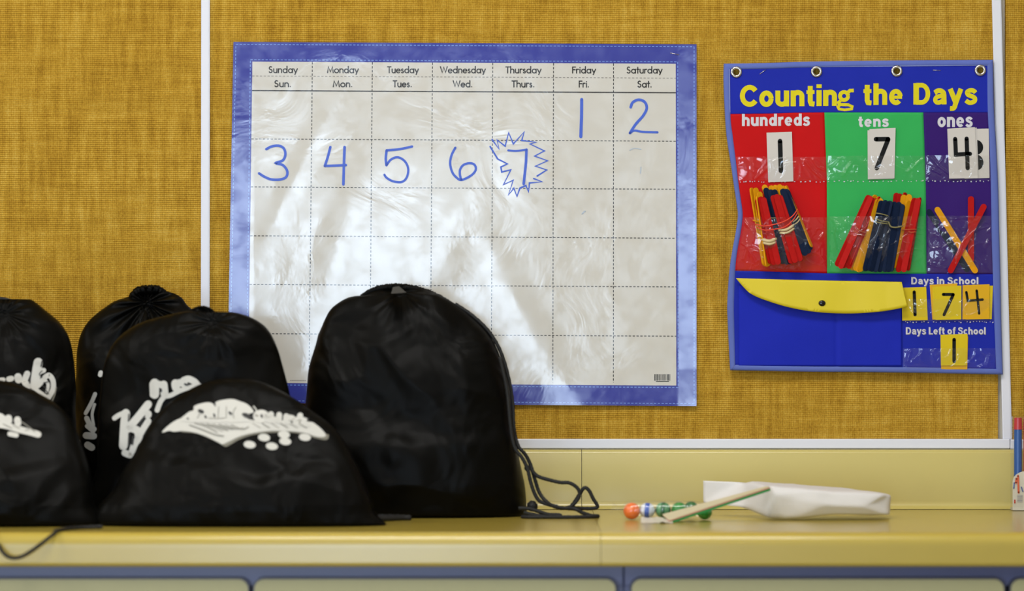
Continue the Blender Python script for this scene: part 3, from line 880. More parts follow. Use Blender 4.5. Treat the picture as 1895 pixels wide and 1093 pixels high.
# clear pockets
def vinyl_pocket(name, xl, xr, yt, yb, seed, depth=.004, nx=110, ny=60, amp=.0016, creases=()):
    def fn(x, y):
        a = xl(y) if callable(xl) else xl; b = xr(y) if callable(xr) else xr
        u = (x - a) / (b - a); v = (y - yt) / (yb - yt)
        env = max(0, math.sin(max(0, min(1, u)) * PI)) ** .5 * max(0, math.sin(max(0, min(1, (1 - v) * .5 + .02)) * PI)) ** .5
        n1 = noise.noise((x / 26, y / 22, seed)); n2 = noise.noise((x / 60 + y / 80, y / 50, seed + 5)); rdg = 1 - abs(noise.noise((x / 34 + y / 60, y / 44 - x / 90, seed + 9))) * 2
        rd2 = 1 - abs(noise.noise((x / 24 - y / 50, y / 30 + x / 70, seed + 19))) * 2
        rg = 0
        for cr_ in creases:
            for (ax, ay), (bx, by) in zip(cr_, cr_[1:]):
                L2_ = (bx - ax) ** 2 + (by - ay) ** 2
                t_ = max(0, min(1, ((x - ax) * (bx - ax) + (y - ay) * (by - ay)) / L2_))
                dd = (x - ax - t_ * (bx - ax)) ** 2 + (y - ay - t_ * (by - ay)) ** 2
                rg = max(rg, math.exp(-dd / 7.0))
        return P(x, y, ch_d(x, y) + .0008 + .0030 * rg + env * (depth + amp * (n1 * .5 + n2 + max(0, rdg) ** 10 * 1.1 + max(0, rd2) ** 14 * .9)))
    o = printed(name, patch(xl, xr, yt, yb, nx, ny), fn, M['vinyl'], ch)
    return fn
L2 = lambda y: LI(y) + 2
R2 = lambda y: RI(y) - 1
pf = {}
pf['h1'] = vinyl_pocket('clear_pocket', L2, C12, 290, 334, 1, .0055, creases=[[(1393,292),(1396,330)],[(1396,332),(1420,311)],[(1490,298),(1504,315),(1522,331)],[(1505,296),(1515,310),(1524,314)]])
pf['t1'] = vinyl_pocket('clear_pocket', C12, C23, 288, 333, 2, .0055, creases=[[(1690,305),(1688,330)],[(1560,325),(1575,302)],[(1680,318),(1710,292)]])
pf['o1'] = vinyl_pocket('clear_pocket', C23, R2, 287, 334, 3, .0055, creases=[[(1722,290),(1738,308),(1755,321)],[(1726,314),(1742,322)]])
pf['h2'] = vinyl_pocket('clear_pocket', L2, C12, 402, 502, 4, .024, 110, 100, .003, creases=[[(1373,405),(1386,420)],[(1376,480),(1382,458),(1400,485)],[(1412,478),(1420,492)],[(1516,444),(1525,430)]])
pf['t2'] = vinyl_pocket('clear_pocket', C12, C23, 400, 504, 5, .024, 110, 100, .003, creases=[[(1551,417),(1547,435),(1552,460),(1562,473)],[(1536,485),(1538,500)]])
pf['o2'] = vinyl_pocket('clear_pocket', C23, R2, 399, 505, 6, .010, 90, 100, .003, creases=[[(1738,402),(1770,404),(1806,401)],[(1787,422),(1793,412)],[(1719,488),(1748,497)],[(1830,428),(1835,420)],[(1824,454),(1830,445)]])
pf['d1'] = vinyl_pocket('clear_pocket', 1670, R2, 553, 594, 7, .005)
pf['d2'] = vinyl_pocket('clear_pocket', 1671, R2, 644, 682, 8, .005, creases=[[(1679,670),(1684,650)],[(1826,676),(1831,658)],[(1812,679),(1820,676)]])
# sealed seams under the pockets
def seam_line(x0, x1, y, seed):
    random.seed(seed); sh = []; x = x0
    while x < x1:
        w_ = random.uniform(1.5, 3.5); sh += ellipse(x, y + random.uniform(-1, 1), w_ / 2, random.uniform(.6, 1.4), random.uniform(-.6, .6), 8); x += w_ + random.uniform(1, 9)
    return sh
gloss = simple('welded_vinyl_seam', srgb(190, 190, 200), .12, spec=1.0)
for x0, x1, y, s in ((1370, 1525, 336, 1), (1533, 1708, 335, 2), (1718, 1832, 335, 3), (1676, 1838, 595.5, 4)):
    printed('welded_seam', seam_line(x0, x1, y, s), chm(.0012), gloss, ch)

# ------------------------------------------------------------------ number cards
def card(corners, off, mat, strokes, w, label, group, thick=.0006, tilt=0.0, extra=None):
    cx = sum(c[0] for c in corners) / 4; cy = sum(c[1] for c in corners) / 4
    d0 = ch_d(cx, cy) + off
    fn = lambda x, y: P(x, y, d0 + tilt * (y - cy) / 40)
    fo = lambda x, y: P(x, y, d0 + .0003 + tilt * (y - cy) / 40)
    t = empty('number_card', P(cx, max(c[1] for c in corners), d0), label, 'number card', group)
    V = [fn(*c) for c in corners]; n = Vector((0, thick, 0))
    V2 = [v + n for v in V]
    Fc = [(3, 2, 1, 0), (4, 5, 6, 7)] + [(i, (i + 1) % 4, 4 + (i + 1) % 4, 4 + i) for i in range(4)]
    mesh('card_sheet', V + V2, Fc, mat, t)
    if strokes:
        sh = []
        for s in strokes: sh += ribbon(s, w) if w else poly(s)
        printed('numeral', sh, fo, M['digit'], t)
    return t
GW = 'white number cards in the upper clear pockets'; GY = 'yellow number cards in the lower right pockets'
card([(1418.5, 245.3), (1465.4, 243.8), (1468.2, 335.3), (1421.7, 336.9)], .0028, M['card'], [[(1443.5, 261), (1445.2, 316)]], 8.6, 'white card printed with a black 1 in the red hundreds column', GW)
card([(1605.5, 241), (1655, 239), (1653, 330.8), (1606, 331.8)], .0018, M['card'], None, 0, 'plain edge of a white card behind the white 7 card', GW)
card([(1609, 238.7), (1657.4, 236.5), (1655.3, 330), (1607.7, 330.9)], .0032, M['card'], [[(1621, 257.5), (1643.5, 257.3)], [(1643.5, 258), (1622.5, 311)]], 8.4, 'white card printed with a black 7 in the green tens column', GW)
a1 = arc(1806, 272.5, 13.5, 14, 0, 345, 23); a2 = arc(1805.5, 300.5, 14.5, 15, 0, 345, 23)
card([(1783, 238.5), (1829.7, 237.8), (1831.2, 329), (1785, 330.5)], .0016, M['card'], [a1, a2], 0, 'white card with a half-hidden curved digit behind the 4 in the purple ones column', GW)
card([(1756, 238.6), (1807.5, 236), (1811, 329.3), (1758, 330)], .0028, M['card'], None, 0, 'plain edge of a white card directly behind the white 4 card', GW)
card([(1753, 238), (1804, 235), (1810, 329.4), (1756.6, 330.3)], .0042, M['card'], [[(1767.6, 257), (1769, 286), (1795, 284.5)], [(1788.8, 256.4), (1790.7, 311)]], 7.8, 'white card printed with a black 4 in the purple ones column', GW)
card([(1668.4, 532), (1714, 530.7), (1716.9, 592), (1669.8, 592.8)], .0026, M['ycard'], [[(1691.8, 540), (1693.4, 582)]], 6, 'yellow card with a 1, leftmost card under the school days heading', GY)
card([(1720.5, 526.8), (1771, 524), (1776, 590), (1725.5, 591.2)], .0014, M['p_ochre'], None, 0, 'mustard card peeking out at the left behind the yellow 7 card', GY)
card([(1725.5, 530.8), (1775, 528), (1778, 590), (1727.5, 591)], .0022, M['ycard'], None, 0, 'plain yellow card edge between the mustard card and the yellow 7 card', GY)
card([(1729.5, 530), (1779.2, 528), (1779, 590.6), (1731.5, 591.5)], .0032, M['ycard'], [[(1745.6, 544.5), (1764, 544.5)], [(1764, 545), (1747, 582)]], 5.6, 'yellow card printed with a black 7, middle card under the school days heading', GY)
card([(1786, 528.5), (1837.5, 528.2), (1835.2, 590.2), (1787, 591)], .0014, M['ycard'], None, 0, 'pale yellow card edge peeking out at the right behind the handwritten 4 card', GY)
card([(1781.3, 527.5), (1831.2, 525.6), (1831.2, 589.7), (1781, 590.6)], .0030, M['p_ochre'], [[(1788.3, 540.3), (1791, 556.3), (1818.4, 554)], [(1807.4, 537.5), (1812, 579.6)]], 4.6, 'golden yellow card with a handwritten 4 under the school days heading', GY)
card([(1741, 622), (1791.6, 622), (1790, 683.2), (1741.6, 683.2)], .0016, M['p_ochre'], None, 0, 'mustard card with its lower edge showing behind the single lower yellow 1 card', GY)
card([(1740.4, 619), (1790.6, 617.5), (1789.4, 675.7), (1741.2, 675.9)], .0030, M['ycard'], [[(1765.7, 628), (1765.7, 668.2)]], 6.6, 'yellow card with a 1, alone in the bottom clear pocket', GY)

# ------------------------------------------------------------------ craft sticks
stick_me = {}
def stick_mesh(col):
    if col in stick_me: return stick_me[col]
    L_, W_, T_ = .112, .0092, .0020
    bm = bmesh.new(); pts = []
    for s, c in ((1, L_ / 2 - W_ / 2), (-1, -(L_ / 2 - W_ / 2))):
        for k in range(9):
            a = (-PI / 2 + PI * k / 8) if s == 1 else (PI / 2 + PI * k / 8)
            pts.append((W_ / 2 * math.sin(a) * -1, c + W_ / 2 * math.cos(a)))
    A = [bm.verts.new((x, -T_ / 2, z)) for x, z in pts]; B = [bm.verts.new((x, T_ / 2, z)) for x, z in pts]
    n = len(pts); bm.faces.new(A); bm.faces.new(B)
    for i in range(n): bm.faces.new((A[i], B[i], B[(i + 1) % n], A[(i + 1) % n]))
    bmesh.ops.recalc_face_normals(bm, faces=bm.faces)
    me = bpy.data.meshes.new('craft_stick'); bm.to_mesh(me); bm.free()
    me.materials.append(M['s_' + col]); stick_me[col] = me
    return me
def stick(col, a, b, d, label, group, yaw=0.0):
    """stick from top a to bottom b (px) at depth d in front of the chart"""
    A = P(a[0], a[1]); B = P(b[0], b[1])
    cpx = ((a[0] + b[0]) / 2, (a[1] + b[1]) / 2)
    o = bpy.data.objects.new('craft_stick', stick_mesh(col))
    c = P(cpx[0], cpx[1], .0165 + d)
    o.location = c
    v = A - B
    o.rotation_mode = 'QUATERNION'
    ang = math.atan2(v.x, v.z)
    o.rotation_mode = 'XYZ'
    q = Matrix.Rotation(ang, 3, 'Y') @ Matrix.Rotation(yaw, 3, 'Z')
    o.rotation_euler = q.to_euler()
    ln = v.length / .112
    o.scale = (1, 1, ln)
    COL.objects.link(o)
    tag(o, label, 'craft stick', group)
    return o
def bundle(col, tops, bots, d0, step, label, group, yaws=None):
    n = len(tops); order = sorted(range(n), key=lambda k: tops[k][0])
    ords = ['leftmost', 'second', 'third', 'fourth', 'fifth'][:n - 1] + ['rightmost']
    for i, (a, b) in enumerate(zip(tops, bots)):
        stick(col, a, b, d0 + step * i, ords[order.index(i)] + ' ' + label, group, (yaws[i] if yaws else 0))
kh = .1647
def H(*pts): return [(1360 + x * kh, 330 + y * kh) for x, y in pts]
def T(*pts): return [(1530 + x * kh, 330 + y * kh) for x, y in pts]
bundle('yellow', H((325, 72), (400, 80), (445, 75), (492, 70), (528, 85), (575, 82)), H((620, 930), (650, 900), (700, 880), (770, 860), (810, 820), (865, 770)), .0004, .0001 + .0021, 'yellow craft stick at the back of the hundreds pocket behind the navy bundles', 'yellow sticks at the back of the hundreds pocket', [0, .2, -.2, .3, .2, 1.2])
bundle('navy', H((345, 105), (395, 125), (440, 125)), H((545, 960), (590, 965), (625, 960)), .0075, .0021, 'navy craft stick in the middle bundle of the hundreds pocket', 'navy sticks in the middle of the hundreds pocket', [.3, -.2, .3])
bundle('navy', H((590, 130), (565, 120), (530, 118)), H((860, 800), (835, 840), (795, 865)), .0130, .0019, 'navy craft stick in the right bundle of the hundreds pocket', 'navy sticks at the right of the hundreds pocket', [1.0, -.1, .1])
bundle('yellow', H((185, 105), (232, 105), (275, 150), (250, 200)), H((330, 975), (345, 985), (370, 985), (360, 990)), .0085, .0022, 'yellow craft stick in the left bundle of the hundreds pocket', 'yellow sticks at the left of the hundreds pocket', [.9, .6, .5, 1.2])
bundle('red', H((250, 228), (285, 205), (318, 215)), H((405, 960), (440, 970), (490, 965)), .0150, .0021, 'red craft stick in the left red bundle of the hundreds pocket', 'red sticks in the left red bundle of the hundreds pocket', [.5, .3, -.3])
bundle('red', H((425, 190), (500, 190), (462, 180)), H((640, 955), (740, 925), (680, 945)), .0170, .0019, 'red craft stick in the right red bundle of the hundreds pocket', 'red sticks in the right red bundle of the hundreds pocket', [.2, -.3, .1])
bundle('red', T((785, 162), (820, 170), (880, 158), (925, 180)), T((700, 1000), (740, 1000), (800, 1010), (820, 1030)), .0005, .0021, 'red craft stick behind the gold sticks at the right of the tens pocket', 'red sticks behind the gold sticks of the tens pocket', [.3, .2, .8, .2])
bundle('red', T((1050, 215), (1010, 225), (990, 220), (1030, 222)), T((915, 1035), (895, 1030), (800, 1050), (860, 1050)), .0090, .0020, 'red craft stick in the far right bundle of the tens pocket', 'red sticks at the right of the tens pocket', [1.1, .3, .4, -.2])
bundle('yellow', T((870, 185), (930, 180), (965, 240), (925, 250)), T((745, 1005), (752, 1005), (780, 1000), (760, 1000)), .0080, .0019, 'golden craft stick right of the navy bundles in the tens pocket', 'golden sticks at the right of the tens pocket', [.2, .1, -.2, .6])
bundle('yellow', T((548, 185), (590, 205), (610, 225), (575, 230)), T((280, 1030), (315, 1035), (350, 1050), (370, 1045)), .0040, .0021, 'golden craft stick left of the navy bundles in the tens pocket', 'golden sticks at the left of the tens pocket', [.6, .2, -.2, .4])
bundle('red', T((595, 205), (565, 225), (530, 222), (478, 190), (500, 200)), T((265, 990), (235, 1010), (180, 1005), (110, 985), (150, 1010)), .0075, .0020, 'red craft stick in the far left bundle of the tens pocket', 'red sticks at the left of the tens pocket', [1.1, .3, .1, .3, -.4])
bundle('navy', T((620, 250), (665, 245), (715, 252), (690, 260)), T((430, 1040), (480, 1040), (540, 1050), (500, 1045)), .0130, .0019, 'navy craft stick in the left navy bundle of the tens pocket', 'navy sticks in the left navy bundle of the tens pocket', [.3, .1, -.3, .5])
bundle('navy', T((765, 262), (815, 265), (850, 290), (790, 275)), T((590, 1050), (650, 1050), (715, 1045), (690, 1050)), .0140, .0019, 'navy craft stick in the right navy bundle of the tens pocket', 'navy sticks in the right navy bundle of the tens pocket', [.2, -.1, -.4, .3])
kp = .1646
def O(*pts): return [(1700 + x * kp, 340 + y * kp) for x, y in pts]
a, b = O((100, 290), (560, 985)); stick('navy', a, b, -.0015, 'navy craft stick lying behind the others in the ones pocket', 'loose sticks in the ones pocket')
a, b = O((588, 140), (588, 880)); stick('red', a, b, .0010, 'upright red craft stick in the ones pocket', 'loose sticks in the ones pocket')
a, b = O((195, 265), (650, 1000)); stick('yellow', a, b, .0032, 'yellow craft stick slanting down to the right in the ones pocket', 'loose sticks in the ones pocket')
a, b = O((745, 230), (345, 1000)); stick('red', a, b, .0056, 'red craft stick crossing over the yellow one in the ones pocket', 'loose sticks in the ones pocket')
def rubber(pts, r, d, mat, label, back=.016, bulge=.004, group='rubber bands around the craft sticks'):
    """closed loop: front run along pts, back run behind"""
    n = len(pts)
    f = crom([(x, y, 0) for x, y in pts], 6)
    m = len(f)
    fr = [P(v.x, v.y, .0165 + d + bulge * math.sin(PI * i / (m - 1))) for i, v in enumerate(f)]
    bk = [P(v.x, v.y, .0165 + d - back * math.sin(PI * i / (m - 1)) * .5) for i, v in enumerate(f)][::-1][1:-1]
    o = tube('rubber_band', fr + bk, r, mat, None, n=6, closed=True)
    tag(o, label, 'rubber band', group)
rubber(H((232, 515), (330, 535), (450, 515), (560, 480), (650, 420), (705, 345)), .0009, .0190, M['band_red'], 'upper orange-red rubber band round all the hundreds sticks', .036, .0062)
rubber(H((245, 545), (330, 580), (450, 570), (560, 545), (650, 470), (708, 380)), .0009, .0190, M['band_red'], 'lower orange-red rubber band round all the hundreds sticks', .036, .0062)
rubber(H((318, 690), (390, 705), (455, 680)), .0028, .0190, M['band_tan'], 'broad cream band round the left red bundle of hundreds sticks', .010, .003)
rubber(H((322, 722), (390, 738), (455, 715)), .0022, .0190, M['band_tan'], 'second cream band lower on the left red bundle of hundreds sticks', .010, .003)
rubber(H((500, 580), (580, 575), (652, 530)), .0024, .0205, M['band_tan'], 'broad cream band round the right red bundle of hundreds sticks', .010, .003)
rubber(H((510, 612), (590, 608), (660, 565)), .0018, .0205, M['band_tan'], 'second cream band lower on the right red bundle of hundreds sticks', .010, .003)
rubber(H((380, 435), (420, 445), (470, 440)), .0010, .0125, M['band_olive'], 'olive rubber band round the middle navy bundle of hundreds sticks', .008, .002)
rubber(H((650, 490), (690, 460), (715, 425)), .0010, .0175, M['band_tan'], 'upper tan rubber band round the right navy bundle of hundreds sticks', .008, .002)
rubber(H((660, 520), (700, 495), (728, 460)), .0009, .0175, M['band_tan'], 'lower tan rubber band round the right navy bundle of hundreds sticks', .008, .002)
rubber(H((205, 470), (235, 480), (270, 485)), .0010, .0180, M['s_yellow'], 'yellow rubber band round the left yellow bundle of hundreds sticks', .012, .002)
br = simple('orange_brown_rubber', srgb(184, 84, 40), .5)
rubber(T((312, 520), (350, 570), (400, 600), (445, 605)), .0007, .0165, br, 'upper orange rubber band round the left red bundle of tens sticks', .010, .003)
rubber(T((290, 580), (330, 605), (380, 630), (430, 640)), .0007, .0165, br, 'lower orange rubber band round the left red bundle of tens sticks', .010, .003)
rubber(T((555, 390), (620, 400), (690, 420)), .0009, .0205, M['band_olive'], 'topmost olive rubber band round the left navy bundle of tens sticks', .010, .002)
rubber(T((545, 450), (610, 475), (690, 490)), .0009, .0205, M['band_olive'], 'middle olive rubber band round the left navy bundle of tens sticks', .010, .002)
rubber(T((540, 485), (610, 500), (690, 510)), .0009, .0205, M['band_olive'], 'lowest olive rubber band round the left navy bundle of tens sticks', .010, .002)
rubber(T((695, 490), (720, 540), (780, 550), (850, 535)), .0012, .0215, M['band_olive'], 'thick olive rubber band round the right navy bundle of tens sticks', .010, .002)
rubber(T((850, 580), (920, 572), (1010, 572)), .0007, .0165, br, 'upper orange rubber band round the far right bundle of tens sticks', .010, .002)
rubber(T((920, 600), (960, 605), (1005, 598)), .0007, .0165, br, 'lower orange rubber band round the far right bundle of tens sticks', .010, .002)

# ------------------------------------------------------------------ drawstring bags
def make_bag(outline, dcen, dhalf, label, seed, wr=.014, lean=0.0, dtop=.35, rows=150, cols=260, ex=2.4, gather=None, belly=0.0, pleat=.004, ledge=None):
    """a filled sack standing on the counter; outline: silhouette (px) as seen from the room"""
    s = F / (D - dcen)
    ol = crom([(p[0], p[1], 0) for p in outline], 8, closed=True)
    pts = [((v.x - CXP) / s, ZC - (v.y - CYP) / s) for v in ol]
    zmax = max(z for x, z in pts) - .0004; zmin = ZT
    def span(z):
        xs = []
        n = len(pts)
        for i in range(n):
            (xa, za), (xb, zb_) = pts[i], pts[(i + 1) % n]
            if (za - z) * (zb_ - z) <= 0 and abs(za - zb_) > 1e-9:
                xs.append(xa + (xb - xa) * (z - za) / (zb_ - za))
        return (min(xs), max(xs)) if xs else None
    H_ = zmax - zmin
    root = empty('drawstring_bag', ((min(p[0] for p in pts) + max(p[0] for p in pts)) / 2, -dcen, ZT), label, 'bag', 'black drawstring bags on the counter')
    V = []; Fc = []
    gx = gather[0] if gather else None
    R_ = rows; last = None
    gxm = (gather[0] - CXP) / s if gather else 0
    for j in range(R_ + 1):
        t = math.sin(PI / 2 * j / R_)
        z = zmin + .0015 + (H_ - .0018) * t
        sp = span(z) or last
        last = sp
        xl, xr = sp
        w = (xr - xl) / 2; cx = (xr + xl) / 2
        g = math.sqrt(max(0, 1 - t ** 3.2)) * (1 - dtop * t)
        hd = dhalf * g * (1 + belly * math.exp(-((t - .25) / .3) ** 2)) * min(1, (w / dhalf) * 1.6 + .02)
        cd = dcen + lean * t
        bot = .78 + .22 * min(1, t / .14) ** .5
        for i in range(cols):
            a = 2 * PI * i / cols
            ca, sa = math.cos(a), math.sin(a)
            ux = math.copysign(abs(ca) ** (2 / ex), ca); uy = math.copysign(abs(sa) ** (2 / ex), sa)
            x = cx + w * ux * (1 if t > .14 else lerp(.965, 1, t / .14)); d = cd + hd * uy * bot
            nx_, nd = ux, uy
            # folds
            q = Vector((x * 6.0, z * 7.5 + x * 2, d * 5 + seed))
            f1 = 1 - abs(noise.noise(q + Vector((noise.noise(q * 1.3), 0, 0)) * .8)) * 2.2
            q2 = Vector((x * 15 + z * 8, z * 12 - x * 6, d * 10 + seed * 3))
            f2 = noise.noise(q2)
            q3 = Vector((x * 34, z * 22 + x * 20, d * 20 + seed * 5))
            f3 = noise.noise(q3)
            am = wr * (f1 * .6 - .25 + f2 * .55 + f3 * .16)
            fall = 1.0 if t > .1 else t / .1
            if gather:
                rr = math.hypot((x - gxm) * 1.0, (z - (ZC - (gather[1] - CYP) / s)))
                gf = math.exp(-(rr / gather[2]) ** 2)
                an = math.atan2(z - (ZC - (gather[1] - CYP) / s) - .0, x - gxm)
                am += pleat * gf * (math.sin(an * 15 + seed + 3 * noise.noise((an * 2, seed, 0))) )
                am -= .012 * math.exp(-(rr / (gather[2] * .35)) ** 2)
            if ledge and sa > 0:
                yy = CYP + (ZC - z) * s + 10 * noise.noise((x * 7, seed, 0)) + ledge[2] * abs(x - (ledge[3] - CXP) / s) * s
                q_ = max(0, min(1, (yy - ledge[0]) / 30))
                am += ledge[1] * q_ * q_ * (3 - 2 * q_) * max(0, 1 - ((yy - ledge[0]) / 190)) * min(1, max(0, 1.25 - abs(ca)) * 2.2)
            inplane = .25
            d += nd * am * fall if abs(uy) > 0 else 0
            x += nx_ * am * inplane * fall * (abs(ca) ** 3)
            if t > .97: z_ = z
            V.append(Vector((x, -d, z)))
    for j in range(R_):
        for i in range(cols):
            a = j * cols + i; b = j * cols + (i + 1) % cols
            Fc.append((a, b, b + cols, a + cols))
    ct = sum((V[R_ * cols + i] for i in range(cols)), Vector()) / cols
    V.append(ct + Vector((0, 0, .0004))); ti = len(V) - 1
    for i in range(cols): Fc.append((R_ * cols + i, R_ * cols + (i + 1) % cols, ti))
    cb = sum((V[i] for i in range(cols)), Vector()) / cols
    V.append(Vector((cb.x, cb.y, ZT + .001))); bi = len(V) - 1
    for i in range(cols): Fc.append((i, bi, (i + 1) % cols))
    o = mesh('sack', V, Fc, M['nylon'], root, smooth=True)
    bvh = BVHTree.FromPolygons(V, Fc)
    return root, bvh, o
camo = Vector((0, -D, ZC))
def on_bag(bvh, off, dd=.5):
    def fn(px, py):
        tgt = P(px, py, 0)
        dr = (tgt - camo).normalized()
        hit = bvh.ray_cast(camo, dr)
        if hit[0] is None: return None
        n = hit[1]
        if n.dot(dr) > 0: n = -n
        return hit[0] + n * off - dr * off
    return fn
def bag_print(name, shapes, bvh, off, mat, parent, maxlen=6):
    (V, Fc), = subdiv(shapes, maxlen)
    fn = on_bag(bvh, off)
    W = [fn(v.x, v.y) for v in V]
    keep = [f for f in Fc if all(W[k] is not None for k in f)]
    keep = [f for f in keep if max((W[f[0]] - W[f[1]]).length, (W[f[1]] - W[f[2]]).length, (W[f[2]] - W[f[0]]).length) < .03]
    used = sorted({k for f in keep for k in f}); ix = {k: i for i, k in enumerate(used)}
    return mesh(name, [W[k] for k in used], [tuple(ix[k] for k in f) for f in keep], mat, parent, smooth=True)
def neck(bvh, root, pts, w, name='drawstring_hem'):
    """the stitched channel round the mouth, laid over the top of the sack"""
    pass
def cord(pts, d, r, parent, name='cord', n=8, dlist=None):
    c = crom([(x, y, (dlist[i] if dlist else d)) for i, (x, y) in enumerate(pts)], 10)
    path = [P(v.x, v.y, v.z) for v in c]
    for p in path: p.z = max(p.z, ZT + r) if -p.y < DF else p.z
    return tube(name, path, r, M['cord'], parent, n=n, twist=.5)

# far left, standing at the back
bagA, bvA, oA = make_bag([(-235, 975), (-255, 850), (-235, 700), (-190, 620), (-120, 572), (-50, 549), (-15, 547), (12, 551), (32, 556.5), (56, 553.5), (78, 570), (108, 596), (128, 626), (137, 665), (139, 720), (139, 800), (146, 900), (146, 975)],
    .245, .105, 'tall black drawstring bag with white lettering at the far left edge, behind a slumped one', 11, gather=(10, 580, .07), pleat=.002)
# far left front, slumped
bagB, bvB, oB = make_bag([(-300, 990), (-310, 900), (-250, 800), (-150, 720), (-60, 700), (0, 706), (50, 722), (95, 746), (128, 780), (150, 830), (165, 880), (174, 930), (176, 990)],
      .445, .068, 'low slumped black drawstring bag at the far left front, cord hanging over the counter edge', 23, belly=.2, dtop=.5, lean=-.05, gather=(-120, 720, .05), ledge=(872, .006, .2, -40))
# back middle left
bagC, bvC, oC = make_bag([(136, 985), (139, 850), (141, 700), (142, 640), (152, 608), (175, 582), (208, 560), (240, 546), (254, 533), (272, 531), (290, 531), (303, 537), (330, 545), (350, 566), (372, 590), (392, 640), (400, 760), (404, 985)],
    .135, .085, 'black drawstring bag at the back against the board, puckered top, sliver of white print', 37, gather=(272, 560, .07), pleat=.006)
# middle left, in front of it
bagD, bvD, oD = make_bag([(184, 985), (180, 850), (186, 720), (194, 670), (214, 630), (254, 600), (305, 584), (345, 575), (362, 569), (378, 567), (392, 571), (404, 577), (430, 577), (462, 586), (492, 606), (512, 638), (526, 680), (540, 740), (556, 830), (570, 985)],
    .305, .068, 'black drawstring bag with steeply tilted white script, just behind the low front one', 41, gather=(395, 596, .05), pleat=.0018)
# low one in front
bagE, bvE, oE = make_bag([(196, 990), (214, 900), (240, 850), (266, 800), (300, 756), (345, 722), (385, 706), (430, 700), (480, 708), (530, 732), (575, 762), (612, 790), (642, 826), (668, 880), (690, 940), (694, 990)],
    .452, .062, 'low slumped black drawstring bag at the front with full white print and dots', 53, dtop=.5, lean=-.05, wr=.009, ledge=(872, .007, .22, 480))
# right, the tall plain one
bagF, bvF, oF = make_bag([(578, 985), (566, 880), (564, 780), (569, 700), (580, 650), (594, 610), (610, 574), (632, 556), (652, 548), (672, 546), (694, 534), (716, 528), (742, 527.5), (766, 530), (800, 540), (836, 558), (872, 584), (900, 612), (920, 645), (936, 690), (945, 730), (950, 780), (956, 830), (966, 880), (978, 930), (984, 960), (980, 985)],
    .195, .092, 'tall black drawstring bag at the right of the row, plain side out with looped cords', 67, gather=(742, 540, .06), pleat=.0012, belly=.1, ledge=(795, .006, .05, 750))

# prints --------------------------------------------------------------
k3 = 340 / 1895
def E3(*pts): return [(290 + x * k3, 720 + y * k3) for x, y in pts]
def smp(pts, n=4): return [(v.x, v.y) for v in crom([(a, b, 0) for a, b in pts], n, closed=True)]
# lower shadow edge of the ribbon
bag_print('print_shadow', poly(smp(E3((250, 440), (420, 460), (600, 535), (680, 580), (715, 592), (760, 572), (860, 515), (1000, 470), (1200, 448), (1400, 448), (1550, 480), (1700, 520), (1755, 520), (1772, 488), (1740, 460), (1400, 420), (1000, 430), (700, 520), (400, 430)), 3)), bvE, .0006, M['ink_grey'], bagE)
rib = smp(E3((55, 448), (110, 385), (185, 330), (260, 300), (330, 320), (500, 320), (800, 322), (1200, 325), (1560, 335), (1640, 365), (1700, 415), (1742, 470), (1720, 495), (1640, 490), (1540, 455), (1400, 436), (1200, 430), (1000, 452), (850, 492), (740, 545), (680, 568), (640, 552), (540, 500), (420, 455), (280, 432), (180, 440), (130, 430)), 3)
bag_print('print_ribbon', poly(rib), bvE, .0010, M['ink_white'], bagE)
# letters of the word pair, heavy rounded strokes
lt = []
def st(pts, w): 
    q = E3(*pts)
    return ribbon([(v.x, v.y) for v in crom([(a, b, 0) for a, b in q], 4)] if len(q) > 2 else q, w * k3)
lt += poly(smp(E3((240, 320), (300, 262), (350, 228), (410, 228), (440, 212), (395, 205), (385, 180), (440, 155), (530, 138), (580, 150), (600, 172), (605, 140), (650, 120), (740, 106), (800, 108), (850, 125), (930, 155), (985, 205), (1000, 240), (960, 252), (915, 235), (878, 238), (868, 262), (900, 296), (960, 315), (1000, 330), (800, 345), (500, 345), (330, 340)), 3))
lt += st([(1000, 180), (1025, 210), (1030, 235)], 12)
q = arc(0, 0, 1, 1, 0, 360, 18)
lt += ribbon([(290 + (1078 + a * 50) * k3, 720 + (282 + b * 34) * k3) for a, b in q], 66 * k3)
lt += st([(1178, 262), (1180, 300), (1230, 325)], 62) + st([(1262, 268), (1258, 330)], 60) + st([(1335, 282), (1328, 340)], 58) + st([(1345, 292), (1400, 302), (1408, 345)], 56)
lt += st([(1478, 275), (1472, 340), (1530, 360)], 60) + st([(1440, 308), (1500, 310), (1540, 322)], 40) + st([(1150, 330), (1300, 345), (1450, 358), (1560, 370)], 40)
bag_print('print_lettering', lt, bvE, .0013, M['ink_white'], bagE, 5)
# dark detailing inside the ribbon
dk = []
for i in range(7):
    x = 395 + i * 62; y = 352 + i * 3
    dk += st([(x, y), (x + 120, y + 34 + i * 2), (x + 230 - i * 8, y + 96 - i * 13)], 5 if i % 2 else 8)
dk += st([(340, 370), (480, 420), (600, 468), (690, 486)], 10)
for i in range(6): dk += st([(990 + i * 95, 352), (1040 + i * 95, 385), (1070 + i * 95, 402)], 7 if i % 2 else 5)
bag_print('print_hatching', dk, bvE, .0016, M['ink_mid'], bagE, 5)
dk = st([(445, 225), (472, 236)], 34) + st([(592, 262), (600, 282)], 18) + st([(752, 245), (768, 258)], 24) + st([(503, 280), (510, 292)], 18) + st([(1080, 272), (1086, 288)], 20) + st([(318, 304), (328, 306)], 14)
dk += poly(smp(E3((880, 262), (905, 248), (950, 262), (975, 290), (985, 312), (945, 305), (905, 288)), 3)) + st([(598, 150), (604, 172)], 14) + st([(1388, 335), (1394, 345)], 14) + st([(1560, 300), (1548, 330)], 12)
bag_print('print_counters', dk, bvE, .0018, M['ink_black'], bagE, 5)
